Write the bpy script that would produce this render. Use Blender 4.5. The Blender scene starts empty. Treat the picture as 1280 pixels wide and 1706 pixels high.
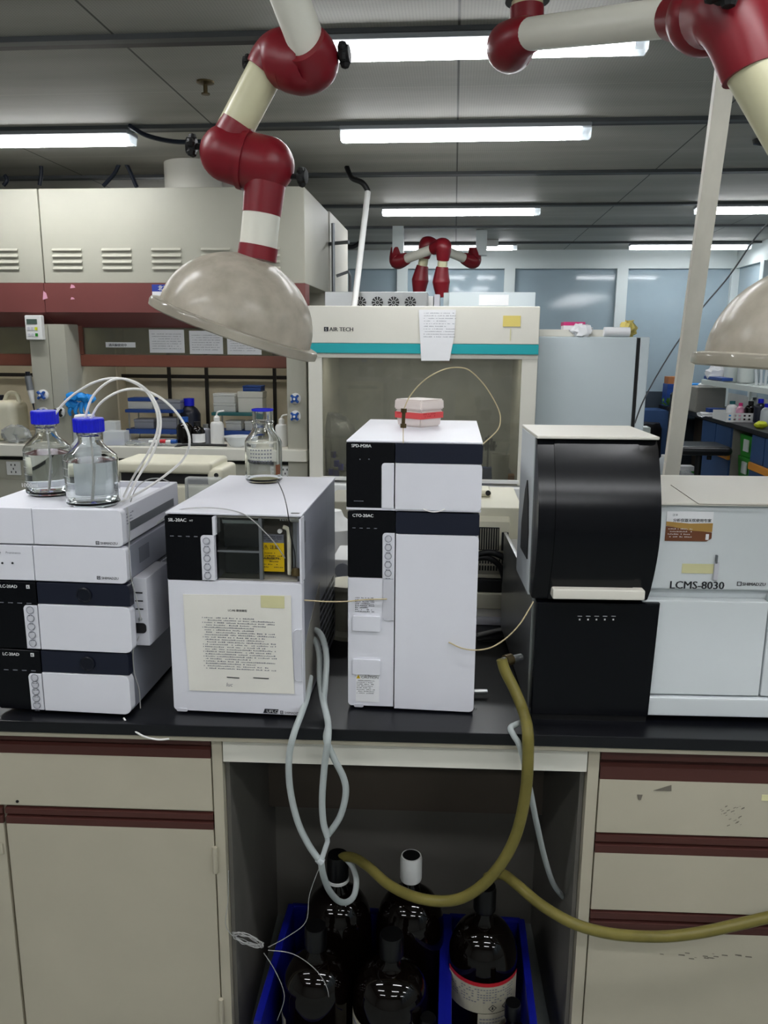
import bpy, bmesh, math, random
from mathutils import Vector, Matrix, Quaternion
SC = bpy.context.scene
COL = SC.collection
R = math.radians
RND = random.Random(7)

# ------------------------------------------------------------------ camera, world, exposure
CAMLOC = Vector((0, 0, 1.5))
F, PITCH, YAW, ROLL = 1330.0, R(11.85), R(4.85), R(0.41)
FW = Vector((-math.sin(YAW) * math.cos(PITCH), math.cos(YAW) * math.cos(PITCH), -math.sin(PITCH)))
_ri = Vector((math.cos(YAW), math.sin(YAW), 0)); _up = _ri.cross(FW)
RI = _ri * math.cos(ROLL) + _up * math.sin(ROLL)
UP = -_ri * math.sin(ROLL) + _up * math.cos(ROLL)
cam = bpy.data.cameras.new('camera'); cam.sensor_fit = 'VERTICAL'; cam.sensor_height = 36
cam.lens = F / 1706 * 36; cam.clip_start = 0.05; cam.clip_end = 60
camo = bpy.data.objects.new('camera', cam); COL.objects.link(camo)
_m = Matrix((RI, UP, -FW)).transposed().to_4x4(); _m.translation = CAMLOC
camo.matrix_world = _m; SC.camera = camo
w = bpy.data.worlds.new('world'); SC.world = w; w.use_nodes = True
w.node_tree.nodes['Background'].inputs[0].default_value = (0.8, 0.9, 1, 1)
w.node_tree.nodes['Background'].inputs[1].default_value = 0.05
SC.view_settings.view_transform = 'Standard'; SC.view_settings.look = 'None'
SC.view_settings.gamma = 1; SC.view_settings.use_curve_mapping = False
SC.view_settings.exposure = 1.85
TUBE_EMIT = 16.0
SC.cycles.max_bounces = 12; SC.cycles.transparent_max_bounces = 16; SC.cycles.transmission_bounces = 12
SC.cycles.sample_clamp_indirect = 4.0; SC.cycles.blur_glossy = 1.0; SC.cycles.caustics_refractive = True; SC.cycles.caustics_reflective = False


def P(px, py, x=None, y=None, z=None):
    """the point of the place seen at a photo pixel, at a known distance or height"""
    d = FW + RI * ((px - 640) / F) - UP * ((py - 853) / F)
    if y is not None: t = (y - CAMLOC.y) / d.y
    elif z is not None: t = (z - CAMLOC.z) / d.z
    else: t = (x - CAMLOC.x) / d.x
    return CAMLOC + d * t


def L(px, py, fr, x=None, y=None, z=None):
    """the same in the frame (origin, turn about z) of a piece of furniture"""
    o, a = fr
    q = Matrix.Rotation(-a, 3, 'Z')
    d = q @ (FW + RI * ((px - 640) / F) - UP * ((py - 853) / F)); c = q @ (CAMLOC - Vector(o))
    if y is not None: t = (y - c.y) / d.y
    elif z is not None: t = (z - c.z) / d.z
    else: t = (x - c.x) / d.x
    return c + d * t


# ------------------------------------------------------------------ materials
def lin(h):
    h = h.lstrip('#'); o = []
    for i in (0, 2, 4):
        c = int(h[i:i + 2], 16) / 255
        o.append(c / 12.92 if c <= .04045 else ((c + .055) / 1.055) ** 2.4)
    return (*o, 1)


MATS = {}


def mat(name, col='#cccccc', rough=.5, metal=0, var=0, scale=8, bump=0, spec=.5, trans=0, ior=1.45, alpha=1, emit=0, coat=0, sss=0, stretch=(1, 1, 1)):
    if name in MATS: return MATS[name]
    m = bpy.data.materials.new(name); m.use_nodes = True; MATS[name] = m
    n = m.node_tree.nodes; l = m.node_tree.links; b = n['Principled BSDF']
    c = lin(col)
    b.inputs['Base Color'].default_value = c; b.inputs['Roughness'].default_value = rough
    b.inputs['Metallic'].default_value = metal; b.inputs['Specular IOR Level'].default_value = spec
    b.inputs['Transmission Weight'].default_value = trans; b.inputs['IOR'].default_value = ior
    b.inputs['Alpha'].default_value = alpha; b.inputs['Coat Weight'].default_value = coat
    if sss: b.inputs['Subsurface Weight'].default_value = sss; b.inputs['Subsurface Radius'].default_value = (.02, .02, .02)
    if emit:
        b.inputs['Emission Color'].default_value = c; b.inputs['Emission Strength'].default_value = emit
    if var or bump:
        tc = n.new('ShaderNodeTexCoord'); mp = n.new('ShaderNodeMapping'); nz = n.new('ShaderNodeTexNoise')
        mp.inputs['Scale'].default_value = stretch
        l.new(tc.outputs['Object'], mp.inputs[0]); l.new(mp.outputs[0], nz.inputs['Vector'])
        nz.inputs['Scale'].default_value = scale; nz.inputs['Detail'].default_value = 6; nz.inputs['Roughness'].default_value = .6
        if var:
            mx = n.new('ShaderNodeMix'); mx.data_type = 'RGBA'
            mx.inputs[6].default_value = tuple(v * (1 - var) for v in c[:3]) + (1,)
            mx.inputs[7].default_value = tuple(min(1, v * (1 + var * .6)) for v in c[:3]) + (1,)
            rp = n.new('ShaderNodeMapRange'); rp.inputs[1].default_value = .32; rp.inputs[2].default_value = .68
            l.new(nz.outputs['Fac'], rp.inputs[0]); l.new(rp.outputs[0], mx.inputs[0]); l.new(mx.outputs[2], b.inputs['Base Color'])
        if bump:
            bp = n.new('ShaderNodeBump'); bp.inputs['Strength'].default_value = bump; bp.inputs['Distance'].default_value = .004
            l.new(nz.outputs['Fac'], bp.inputs['Height']); l.new(bp.outputs[0], b.inputs['Normal'])
    return m


def pane_mat(name, tint='#ffffff', refl=.06, dirt=0.0, dirtcol='#808080', rough=.02):
    """clear sheet: see-through, mirror-like at a slant, a little dusty"""
    m = bpy.data.materials.new(name); m.use_nodes = True; MATS[name] = m
    n = m.node_tree.nodes; l = m.node_tree.links; n.remove(n['Principled BSDF'])
    tr = n.new('ShaderNodeBsdfTransparent'); tr.inputs[0].default_value = lin(tint)
    gl = n.new('ShaderNodeBsdfGlossy'); gl.inputs['Roughness'].default_value = rough
    fr = n.new('ShaderNodeFresnel'); fr.inputs[0].default_value = 1.5
    mx = n.new('ShaderNodeMixShader'); l.new(fr.outputs[0], mx.inputs[0]); l.new(tr.outputs[0], mx.inputs[1]); l.new(gl.outputs[0], mx.inputs[2])
    out = mx
    if dirt:
        df = n.new('ShaderNodeBsdfDiffuse'); df.inputs[0].default_value = lin(dirtcol)
        m2 = n.new('ShaderNodeMixShader'); tc = n.new('ShaderNodeTexCoord'); nz = n.new('ShaderNodeTexNoise'); nz.inputs['Scale'].default_value = 6; nz.inputs['Detail'].default_value = 8
        mr = n.new('ShaderNodeMapRange'); mr.inputs[1].default_value = .3; mr.inputs[2].default_value = .7
        mr.inputs[3].default_value = dirt * .7; mr.inputs[4].default_value = min(1, dirt * 1.3)
        l.new(tc.outputs['Object'], nz.inputs['Vector']); l.new(nz.outputs['Fac'], mr.inputs[0]); l.new(mr.outputs[0], m2.inputs[0])
        l.new(mx.outputs[0], m2.inputs[1]); l.new(df.outputs[0], m2.inputs[2]); out = m2
    l.new(out.outputs[0], n['Material Output'].inputs[0])
    return m


mat('lab_white', '#dadae1', .42, var=.03, scale=5)
mat('casing_grey', '#c4c4cb', .45, var=.04, scale=6)
mat('side_grey', '#8f929c', .38, metal=.25)
mat('navy', '#0f121d', .3, spec=.45)
mat('navy_band', '#171b2a', .35, spec=.45)
mat('black_gloss', '#05060b', .22, spec=.32)
mat('black_matte', '#0c0c0e', .5)
mat('black_rubber', '#0a0a0b', .6)
mat('ink', '#1c1d22', .6)
mat('ink_grey', '#6d6f78', .6)
mat('ink_white', '#d8d8d8', .6)
mat('ink_blue', '#2b3f9a', .6)
mat('badge', '#23252d', .4)
mat('paper', '#dfdcd3', .8, var=.05, scale=9)
mat('paper_white', '#e6e6e8', .8, var=.03)
mat('tape_yellow', '#d4cfa0', .4, var=.1)
mat('warn_yellow', '#d9b400', .5)
mat('cream', '#b3ac99', .5, var=.07, scale=3)
mat('cream_hood', '#a9a799', .5, var=.05, scale=2.5)
mat('cream_light', '#d8d5ca', .5, var=.03, scale=3)
mat('maroon', '#4a2721', .5, var=.1, scale=4)
mat('maroon_fascia', '#74403d', .45, var=.06, scale=3)
mat('sash_brown', '#6a3c2e', .4, var=.1)
mat('worktop_black', '#0d0e13', .33, var=.35, scale=4, spec=.5, stretch=(.6, 9, 9))
mat('panel_grey', '#8a877f', .6, var=.12, scale=3)
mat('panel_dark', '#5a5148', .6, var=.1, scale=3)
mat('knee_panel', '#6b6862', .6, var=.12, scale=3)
mat('liner', '#c4bdaa', .6, var=.15, scale=3)
mat('rod_black', '#17130f', .4)
mat('fridge_grey', '#c6d0d4', .38, var=.03, scale=2)
mat('teal', '#179fa5', .45)
mat('steel', '#a9abab', .3, metal=.9, var=.05)
mat('steel_dull', '#7d8084', .42, metal=.7, var=.08)
mat('steel_liner', '#c6c8c4', .5, metal=.0, var=.22, scale=2.5)
mat('white_plastic', '#dcdcda', .45)
mat('alu_frame', '#c9d2d2', .45)
mat('partition', '#98a9b2', .06, spec=.5, var=.12, scale=.7)
mat('partition_low', '#353f48', .35, var=.15, scale=1.5)
mat('arm_cream', '#cfcba8', .32, var=.05, scale=5)
mat('arm_white', '#dcdacd', .35)
mat('arm_red', '#7a121f', .38, var=.08, scale=6)
mat('cap_blue', '#1119c4', .35, spec=.5)
mat('valve_blue', '#1d4f9c', .3)
mat('glove_blue', '#1b8ee0', .5, bump=.4, scale=20)
mat('rack_blue', '#1b3f86', .45)
mat('rack_teal', '#1e5a5e', .45)
mat('crate_blue', '#0a1278', .4)
mat('bin_green', '#22851f', .4)
mat('cab_blue', '#2f4c77', .5, var=.05)
mat('cab_orange', '#d1882c', .45)
mat('beige_plastic', '#cfcbb6', .5, var=.03)
mat('beige_dark', '#8d8a7c', .5)
mat('lcms_grey', '#d0d5d7', .4, var=.03, scale=4)
mat('lcms_cream', '#d3cfc4', .45)
mat('milky', '#d9d9d2', .4, trans=.25)
mat('silicone', '#c2c9c8', .32, trans=.35, ior=1.2)
mat('ptfe', '#e4e2de', .35)
mat('yellow_hose', '#7a713c', .3, trans=.15, ior=1.25, var=.2, scale=14)
mat('wire_tan', '#b7a884', .4)
mat('wire_grey', '#9a9a98', .4)
mat('brass_dark', '#5d5036', .4, metal=.8, var=.2, scale=40)
mat('cable_black', '#0d0e11', .5)
mat('cable_blue', '#101a2b', .5)
mat('brown_glass', '#070403', .05, spec=.45)
mat('shaded_label', '#aea995', .7, var=.05)  # label paper toned darker for the shade under the bench
mat('water', '#f7fbfc', .0, trans=1, ior=1.33)
mat('glass', '#fbfdfc', .0, trans=1, ior=1.47)
mat('sediment', '#8a8450', .6)
mat('red_label', '#b3202a', .5)
mat('orange_band', '#d04a4c', .5)
mat('pink', '#c92f74', .5)
mat('pale_pink', '#dca0b6', .5)
mat('yellow_paper', '#d9c66e', .7, bump=.3)
mat('lime', '#c7cf2b', .5)
mat('card_brown', '#a86a3e', .7)
mat('frost', '#dde2e4', .3, alpha=.55)
mat('box_clear', '#eee2dc', .3, alpha=.72)
mat('pole_paint', '#d3cfc2', .5, var=.12, scale=9, stretch=(1, 1, .35))
mat('black_cap', '#040405', .35)
mat('lcd', '#4f5f57', .2)
mat('gold', '#a98446', .35)
mat('sticker_brown', '#6d4027', .4)
mat('floor_grey', '#808581', .4, var=.12, scale=3)
mat('wall_paint', '#a9aaa5', .8, var=.04)
mat('strip_black', '#0d0f12', .5)
mat('strip_grey', '#474a4c', .5)
mat('channel', '#8a8e92', .4)
mat('tube_light', '#f4f6f8', .3, emit=TUBE_EMIT)
mat('bench_fill_glow', '#f6f4ec', .3, emit=6)  # glow of the fill strip added inside the clean bench
mat('hood_fill_glow', '#f6f2e6', .3, emit=2.2)  # faint glow of the fill strips added inside the fume hoods
mat('tube_side', '#f4f6f8', .3, emit=TUBE_EMIT * .2)
mat('foliage', '#3f6a22', .6)
mat('leather', '#0d0e12', .35, bump=.2, scale=60)
mat('rust', '#5d4632', .7, var=.3, scale=30)
mat('stain', '#6d675d', .8)
mat('white_bin', '#c9cfca', .4)
pane_mat('sash_glass', '#c9cbc0', dirt=.3, dirtcol='#858276')
pane_mat('bench_glass', '#d3d3cd', dirt=.2, dirtcol='#8b8a80')
pane_mat('rim_plastic', '#e6e2d8', dirt=.42, dirtcol='#c9c2b2', rough=.08)
pane_mat('clear_glass', '#f2f4f2')
pane_mat('film', '#f4f6f7', dirt=.22, dirtcol='#e8ecec', rough=.12)


def dome_mat():
    m = bpy.data.materials.new('dirty_dome'); m.use_nodes = True; MATS['dirty_dome'] = m
    n = m.node_tree.nodes; l = m.node_tree.links; b = n['Principled BSDF']
    b.inputs['Roughness'].default_value = .22; b.inputs['Specular IOR Level'].default_value = .35
    tc = n.new('ShaderNodeTexCoord'); nz = n.new('ShaderNodeTexNoise'); nz.inputs['Scale'].default_value = 14; nz.inputs['Detail'].default_value = 9
    l.new(tc.outputs['Object'], nz.inputs['Vector'])
    cr = n.new('ShaderNodeValToRGB'); cr.color_ramp.elements[0].position = .3; cr.color_ramp.elements[1].position = .75
    cr.color_ramp.elements[0].color = lin('#c6bfb0'); cr.color_ramp.elements[1].color = lin('#ddd6c9')
    l.new(nz.outputs['Fac'], cr.inputs[0]); l.new(cr.outputs[0], b.inputs['Base Color'])
    tl = n.new('ShaderNodeBsdfTranslucent'); l.new(cr.outputs[0], tl.inputs[0])
    tp = n.new('ShaderNodeBsdfTransparent')
    m1 = n.new('ShaderNodeMixShader'); m1.inputs[0].default_value = .45
    l.new(b.outputs[0], m1.inputs[1]); l.new(tl.outputs[0], m1.inputs[2])
    m2 = n.new('ShaderNodeMixShader'); mr = n.new('ShaderNodeMapRange')
    mr.inputs[1].default_value = .3; mr.inputs[2].default_value = .7; mr.inputs[3].default_value = .32; mr.inputs[4].default_value = .1
    l.new(nz.outputs['Fac'], mr.inputs[0]); l.new(mr.outputs[0], m2.inputs[0])
    l.new(m1.outputs[0], m2.inputs[1]); l.new(tp.outputs[0], m2.inputs[2]); l.new(m2.outputs[0], n['Material Output'].inputs[0])


dome_mat()


def ceiling_mat():
    m = bpy.data.materials.new('ceiling_panels'); m.use_nodes = True; MATS['ceiling_panels'] = m
    n = m.node_tree.nodes; l = m.node_tree.links; b = n['Principled BSDF']
    b.inputs['Roughness'].default_value = .6; b.inputs['Specular IOR Level'].default_value = .25
    tc = n.new('ShaderNodeTexCoord'); sp = n.new('ShaderNodeSeparateXYZ'); l.new(tc.outputs['Object'], sp.inputs[0])

    def node(op, a, c=None):
        k = n.new('ShaderNodeMath'); k.operation = op
        for i, v in enumerate((a, c)):
            if v is None: continue
            if isinstance(v, (int, float)): k.inputs[i].default_value = v
            else: l.new(v, k.inputs[i])
        return k.outputs[0]
    # seams across the panels every 1.2 m, drawn as thin grooves
    fx = node('ABSOLUTE', node('SUBTRACT', node('FRACT', node('ADD', node('DIVIDE', node('SUBTRACT', sp.outputs[0], -.01), 1.2), 100.5)), .5))
    seam = node('LESS_THAN', fx, .0035)
    # the thin fold halfway along each panel
    fy = node('ABSOLUTE', node('SUBTRACT', node('FRACT', node('ADD', node('DIVIDE', node('SUBTRACT', sp.outputs[1], 3.04 + .577), 1.155), 100.5)), .5))
    fold = node('LESS_THAN', fy, .004)
    # perforation of the panels above the bench
    px = node('ABSOLUTE', node('SUBTRACT', node('FRACT', node('MULTIPLY', sp.outputs[0], 90)), .5))
    py = node('ABSOLUTE', node('SUBTRACT', node('FRACT', node('MULTIPLY', sp.outputs[1], 90)), .5))
    hole = node('LESS_THAN', node('ADD', node('POWER', px, 2), node('POWER', py, 2)), .06)
    nz = n.new('ShaderNodeTexNoise'); nz.inputs['Scale'].default_value = 1.3; nz.inputs['Detail'].default_value = 7
    mp = n.new('ShaderNodeMapping'); mp.inputs['Scale'].default_value = (.5, 3, 1); l.new(tc.outputs['Object'], mp.inputs[0]); l.new(mp.outputs[0], nz.inputs['Vector'])
    cr = n.new('ShaderNodeValToRGB'); cr.color_ramp.elements[0].position = .3; cr.color_ramp.elements[1].position = .72
    cr.color_ramp.elements[0].color = lin('#a3a199'); cr.color_ramp.elements[1].color = lin('#bdbbb4'); l.new(nz.outputs['Fac'], cr.inputs[0])
    prev = cr.outputs[0]
    for fac, k in ((hole, .78), (fold, 1.15), (seam, .25)):
        mx = n.new('ShaderNodeMix'); mx.data_type = 'RGBA'; mx.blend_type = 'MULTIPLY'
        l.new(fac, mx.inputs[0]); l.new(prev, mx.inputs[6]); mx.inputs[7].default_value = (k, k, k, 1); prev = mx.outputs[2]
    l.new(prev, b.inputs['Base Color'])


ceiling_mat()


# ------------------------------------------------------------------ mesh helpers
class MB:
    def __init__(s, off=(0, 0, 0)):
        s.bm = bmesh.new(); s.off = Vector(off)

    def box(s, x0, x1, y0, y1, z0, z1, b=0, seg=2, m=None):
        x0, x1 = sorted((x0, x1)); y0, y1 = sorted((y0, y1)); z0, z1 = sorted((z0, z1))
        r = bmesh.ops.create_cube(s.bm, size=1)
        M = Matrix.Translation(((x0 + x1) / 2, (y0 + y1) / 2, (z0 + z1) / 2)) @ Matrix.Diagonal((x1 - x0, y1 - y0, z1 - z0, 1))
        if m is not None: M = m @ M
        bmesh.ops.transform(s.bm, matrix=M, verts=r['verts'])
        if b:
            b = min(b, (x1 - x0) * .49, (y1 - y0) * .49, (z1 - z0) * .49)
            es = list({e for v in r['verts'] for e in v.link_edges})
            bmesh.ops.bevel(s.bm, geom=es, offset=b, segments=seg, affect='EDGES', profile=.5)
        return s

    def tube(s, pts, r, n=10, smooth=6, caps=True):
        pts = [Vector(p) for p in pts]
        rs = list(r) if isinstance(r, (list, tuple)) else [r] * len(pts)
        if smooth and len(pts) > 2:
            q, qr = [], []
            for i in range(len(pts) - 1):
                p0 = pts[max(i - 1, 0)]; p1 = pts[i]; p2 = pts[i + 1]; p3 = pts[min(i + 2, len(pts) - 1)]
                for k in range(smooth):
                    t = k / smooth
                    q.append(.5 * ((2 * p1) + (p2 - p0) * t + (2 * p0 - 5 * p1 + 4 * p2 - p3) * t * t + (3 * p1 - p0 - 3 * p2 + p3) * t ** 3))
                    qr.append(rs[i] * (1 - t) + rs[i + 1] * t)
            q.append(pts[-1]); qr.append(rs[-1]); pts, rs = q, qr
        t0 = (pts[1] - pts[0]).normalized()
        nrm = t0.orthogonal().normalized(); rings = []
        for i, p in enumerate(pts):
            t = (pts[min(i + 1, len(pts) - 1)] - pts[max(i - 1, 0)]).normalized()
            nrm = (nrm - t * nrm.dot(t)).normalized(); bn = t.cross(nrm)
            rings.append([s.bm.verts.new(p + (nrm * math.cos(a) + bn * math.sin(a)) * rs[i]) for a in (2 * math.pi * k / n for k in range(n))])
        for a, b in zip(rings, rings[1:]):
            for k in range(n): s.bm.faces.new((a[k], a[(k + 1) % n], b[(k + 1) % n], b[k]))
        if caps:
            s.bm.faces.new(rings[0][::-1]); s.bm.faces.new(rings[-1])
        return s

    def cyl(s, p0, p1, r, r1=None, n=24):
        return s.tube([p0, p1], [r, r if r1 is None else r1], n=n, smooth=0)

    def lathe(s, prof, c=(0, 0, 0), n=36, q=None, closed=False):
        """spin (radius, height) pairs about z"""
        c = Vector(c); rings = []
        for r, z in prof:
            if r < 1e-6:
                v = Vector((0, 0, z)); v = (q @ v if q else v) + c; rings.append([s.bm.verts.new(v)])
            else:
                ring = []
                for k in range(n):
                    a = 2 * math.pi * k / n
                    v = Vector((r * math.cos(a), r * math.sin(a), z)); ring.append(s.bm.verts.new((q @ v if q else v) + c))
                rings.append(ring)
        for a, b in zip(rings, rings[1:]):
            for k in range(n):
                f = [a[k % len(a)], a[(k + 1) % len(a)], b[(k + 1) % len(b)], b[k % len(b)]]
                u = []
                for v in f:
                    if v not in u: u.append(v)
                if len(u) > 2: s.bm.faces.new(u)
        return s

    def prism(s, poly, axis, d0, d1, b=0):
        """extrude a flat outline: axis x: (y,z), y: (x,z), z: (x,y)"""
        def pt(u, v, d): return {'x': (d, u, v), 'y': (u, d, v), 'z': (u, v, d)}[axis]
        A = [s.bm.verts.new(pt(u, v, d0)) for u, v in poly]; B = [s.bm.verts.new(pt(u, v, d1)) for u, v in poly]
        fs = [s.bm.faces.new(A), s.bm.faces.new(B[::-1])]; n = len(poly)
        for i in range(n): fs.append(s.bm.faces.new((A[i], B[i], B[(i + 1) % n], A[(i + 1) % n])))
        if b:
            bmesh.ops.bevel(s.bm, geom=list(fs[0].edges) + list(fs[1].edges), offset=b, segments=2, affect='EDGES', profile=.5)
        return s

    def quad(s, *p):
        s.bm.faces.new([s.bm.verts.new(v) for v in p]); return s

    def ball(s, c, r, sc=(1, 1, 1), seg=20):
        q = bmesh.ops.create_uvsphere(s.bm, u_segments=seg, v_segments=seg // 2, radius=r)
        bmesh.ops.transform(s.bm, matrix=Matrix.Translation(c) @ Matrix.Diagonal((*sc, 1)), verts=q['verts']); return s

    def rough(s, amt, sub=0, seed=1):
        """crumple"""
        if sub: bmesh.ops.subdivide_edges(s.bm, edges=list(s.bm.edges), cuts=sub, use_grid_fill=True)
        rr = random.Random(seed)
        for v in s.bm.verts: v.co += Vector((rr.uniform(-1, 1), rr.uniform(-1, 1), rr.uniform(-1, 1))) * amt
        return s

    def build(s, name, m, parent=None, ang=38):
        bmesh.ops.recalc_face_normals(s.bm, faces=list(s.bm.faces))
        me = bpy.data.meshes.new(name)
        if s.off.length: bmesh.ops.translate(s.bm, vec=-s.off, verts=list(s.bm.verts))
        s.bm.to_mesh(me); s.bm.free()
        if len(me.polygons):
            me.polygons.foreach_set('use_smooth', [True] * len(me.polygons)); me.set_sharp_from_angle(angle=R(ang))
        me.materials.append(MATS[m]); o = bpy.data.objects.new(name, me); COL.objects.link(o)
        if parent: o.parent = parent
        wn = o.modifiers.new('normals', 'WEIGHTED_NORMAL'); wn.keep_sharp = True; wn.weight = 80
        return o


def tag(o, label=None, cat=None, group=None, kind=None):
    if label: o['label'] = label
    if cat: o['category'] = cat
    if group: o['group'] = group
    if kind: o['kind'] = kind
    return o


def thing(name, label, cat, loc=(0, 0, 0), rot=0, group=None):
    o = bpy.data.objects.new(name, None); COL.objects.link(o); o.empty_display_size = .05
    o.location = loc; o.rotation_euler = (0, 0, rot); return tag(o, label, cat, group)


def solo(name, mb, m, label, cat, group=None, ang=38):
    """a thing that is one mesh, in world coordinates, origin at its base"""
    vs = [v.co for v in mb.bm.verts]
    mb.off = Vector(((min(v.x for v in vs) + max(v.x for v in vs)) / 2, (min(v.y for v in vs) + max(v.y for v in vs)) / 2, min(v.z for v in vs)))
    off = mb.off.copy(); o = mb.build(name, m, None, ang); o.location = off
    return tag(o, label, cat, group)


def struct(name, mb, m):
    return tag(mb.build(name, m), kind='structure')


def text(parent, name, body, size, org, m, right=(1, 0, 0), up=(0, 0, 1), align='LEFT', bold=0, shear=0, wide=1):
    c = bpy.data.curves.new('t', 'FONT'); c.body = body; c.size = size; c.align_x = align; c.shear = shear; c.resolution_u = 2
    o = bpy.data.objects.new('t', c); COL.objects.link(o); bpy.context.view_layer.update()
    me = bpy.data.meshes.new_from_object(o.evaluated_get(bpy.context.evaluated_depsgraph_get()))
    bpy.data.objects.remove(o); bpy.data.curves.remove(c)
    r = Vector(right).normalized(); u = Vector(up).normalized(); nn = r.cross(u)
    M = Matrix((r * wide, u, nn)).transposed().to_4x4(); M.translation = Vector(org); me.transform(M)
    if bold:
        b2 = bmesh.new()
        for k in (-1, 0, 1):
            n0 = len(b2.verts); b2.from_mesh(me); b2.verts.ensure_lookup_table()
            bmesh.ops.translate(b2, vec=r * (k * bold * size) + nn * (k * 1e-5), verts=b2.verts[n0:])
        b2.to_mesh(me); b2.free()
    me.materials.clear(); me.materials.append(MATS[m]); me.name = name
    q = bpy.data.objects.new(name, me); COL.objects.link(q); q.parent = parent
    return q


def glyphs(mb, org, right, up, width, lines, lh, gh, seed=1, fill=.8, gap=.35, ragged=.4):
    """rows of small print too fine to read: short strokes, row by row"""
    rr = random.Random(seed); r = Vector(right); u = Vector(up); o = Vector(org)
    for i in range(lines):
        x = 0; wmax = width * (1 - (rr.random() * ragged if rr.random() < .4 else 0))
        while x < wmax:
            gw = gh * rr.uniform(.5, .95)
            if rr.random() < fill:
                a = o + r * x - u * (lh * i)
                k = rr.uniform(.35, .75)
                mb.quad(a, a + r * gw, a + r * gw + u * gh * k, a + u * gh * k)
            x += gw + gh * gap
    return mb


def rrect(x0, x1, z0, z1, r, corners='abcd', n=5):
    """outline with chosen rounded corners: a bl, b br, c tr, d tl"""
    out = []
    for key, cx, cz, a0 in (('a', x0, z0, 180), ('b', x1, z0, 270), ('c', x1, z1, 0), ('d', x0, z1, 90)):
        if key in corners:
            ox = cx + (r if cx == x0 else -r); oz = cz + (r if cz == z0 else -r)
            for k in range(n + 1):
                a = R(a0 + 90 * k / n); out.append((ox + r * math.cos(a), oz + r * math.sin(a)))
        else: out.append((cx, cz))
    return out


def ring(mb, c, r, t, n=20, axis='y'):
    """flat ring facing -y"""
    A = []
    for k in range(n):
        a = 2 * math.pi * k / n
        A.append((Vector((c[0] + (r - t) * math.cos(a), c[1], c[2] + (r - t) * math.sin(a))), Vector((c[0] + r * math.cos(a), c[1], c[2] + r * math.sin(a)))))
    for k in range(n):
        p, q = A[k], A[(k + 1) % n]; mb.quad(p[0], q[0], q[1], p[1])
    return mb


# ------------------------------------------------------------------ the room
CZ = 2.55
struct('floor', MB().box(-4.2, 3.4, -3.2, 9.7, -.1, 0), 'floor_grey')
struct('ceiling', MB().box(-4.2, 3.4, -3.2, 9.7, CZ, CZ + .1), 'ceiling_panels')
struct('wall_left', MB().box(-4.2, -4.1, -3.2, 9.7, 0, CZ), 'wall_paint')
struct('wall_front', MB().box(-4.2, 3.4, -3.3, -3.2, 0, CZ), 'wall_paint')
YW = 9.5
post_px = [671, 849, 1036, 1226]
px_x = [P(p, 460, y=YW).x for p in post_px]; gap = px_x[2] - px_x[1]
xs = [px_x[0] - gap * k for k in (3, 2, 1)] + px_x
zh0 = P(1000, 448, y=YW).z; zl = P(1080, 652, y=YW).z
struct('trim_1', MB().box(-4.1, px_x[-1] + .05, YW - .05, YW + .06, zh0, CZ), 'alu_frame')
for i, x in enumerate(xs): struct('trim_%d' % (i + 2), MB().box(x - .06, x + .06, YW - .06, YW + .06, 0, zh0), 'alu_frame')
for i, (a, b) in enumerate(zip([-4.1] + xs, xs)): struct('window_%d' % (i + 1), MB().box(a, b, YW, YW + .03, zl, zh0), 'partition')
struct('wall_back', MB().box(-4.1, px_x[-1], YW, YW + .05, 0, zl), 'partition_low')
XR = px_x[-1]
struct('trim_20', MB().box(XR - .02, XR + .08, -3.2, YW, zh0, CZ), 'alu_frame')
struct('wall_right', MB().box(XR + .02, XR + .07, -3.2, YW, 0, zl), 'wall_paint')
for i, y in enumerate((8.62, 7.4, 6.2, 5.0, 3.8, 2.6, 1.4, .2, -1.0, -2.2)):
    struct('trim_%d' % (21 + i), MB().box(XR - .04, XR + .08, y - .05, y + .05, zl, zh0), 'alu_frame')
struct('window_20', MB().box(XR + .02, XR + .05, -3.2, YW, zl, zh0), 'partition')

# ceiling strips: black slot with a grey profile along it
rows = [3.04 + 1.155 * k for k in range(-5, 6)]
lamps = {1.0: 0}
for i, y in enumerate(rows):
    struct('trim_%d' % (40 + i), MB().box(-4.1, XR, y - .035, y + .022, CZ - .012, CZ), 'strip_black')
    struct('trim_%d' % (60 + i), MB().box(-4.1, XR, y - .075, y - .035, CZ - .018, CZ), 'strip_grey')


def lamp(x, y, label, proto=[]):
    if not proto:
        t = thing('ceiling_lamp', label, 'ceiling lamp', (x, y, CZ), 0, 'fluorescent ceiling lamps')
        MB().box(-.6, .6, -.075, .075, -.035, -.012, .004).build('housing', 'channel', t)
        MB().prism([(-.046, -.036), (.046, -.036), (.034, -.069), (-.034, -.069)], 'x', -.585, .56).build('diffuser', 'tube_side', t)
        MB().prism([(-.0335, -.0695), (.0335, -.0695), (.03, -.0725), (-.03, -.0725)], 'x', -.585, .56).build('tube', 'tube_light', t)
        MB().prism([(-.048, -.034), (.048, -.034), (.032, -.073), (-.032, -.073)], 'x', .56, .605).build('end_cap', 'frost', t)
        MB().prism([(-.048, -.034), (.048, -.034), (.032, -.073), (-.032, -.073)], 'x', -.6, -.585).build('end_cap', 'frost', t)
        proto.append(t)
        return t
    t = proto[0].copy(); COL.objects.link(t); t.location = (x, y, CZ); t['label'] = label
    for ch in proto[0].children:
        c = ch.copy(); COL.objects.link(c); c.parent = t
    return t


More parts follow.
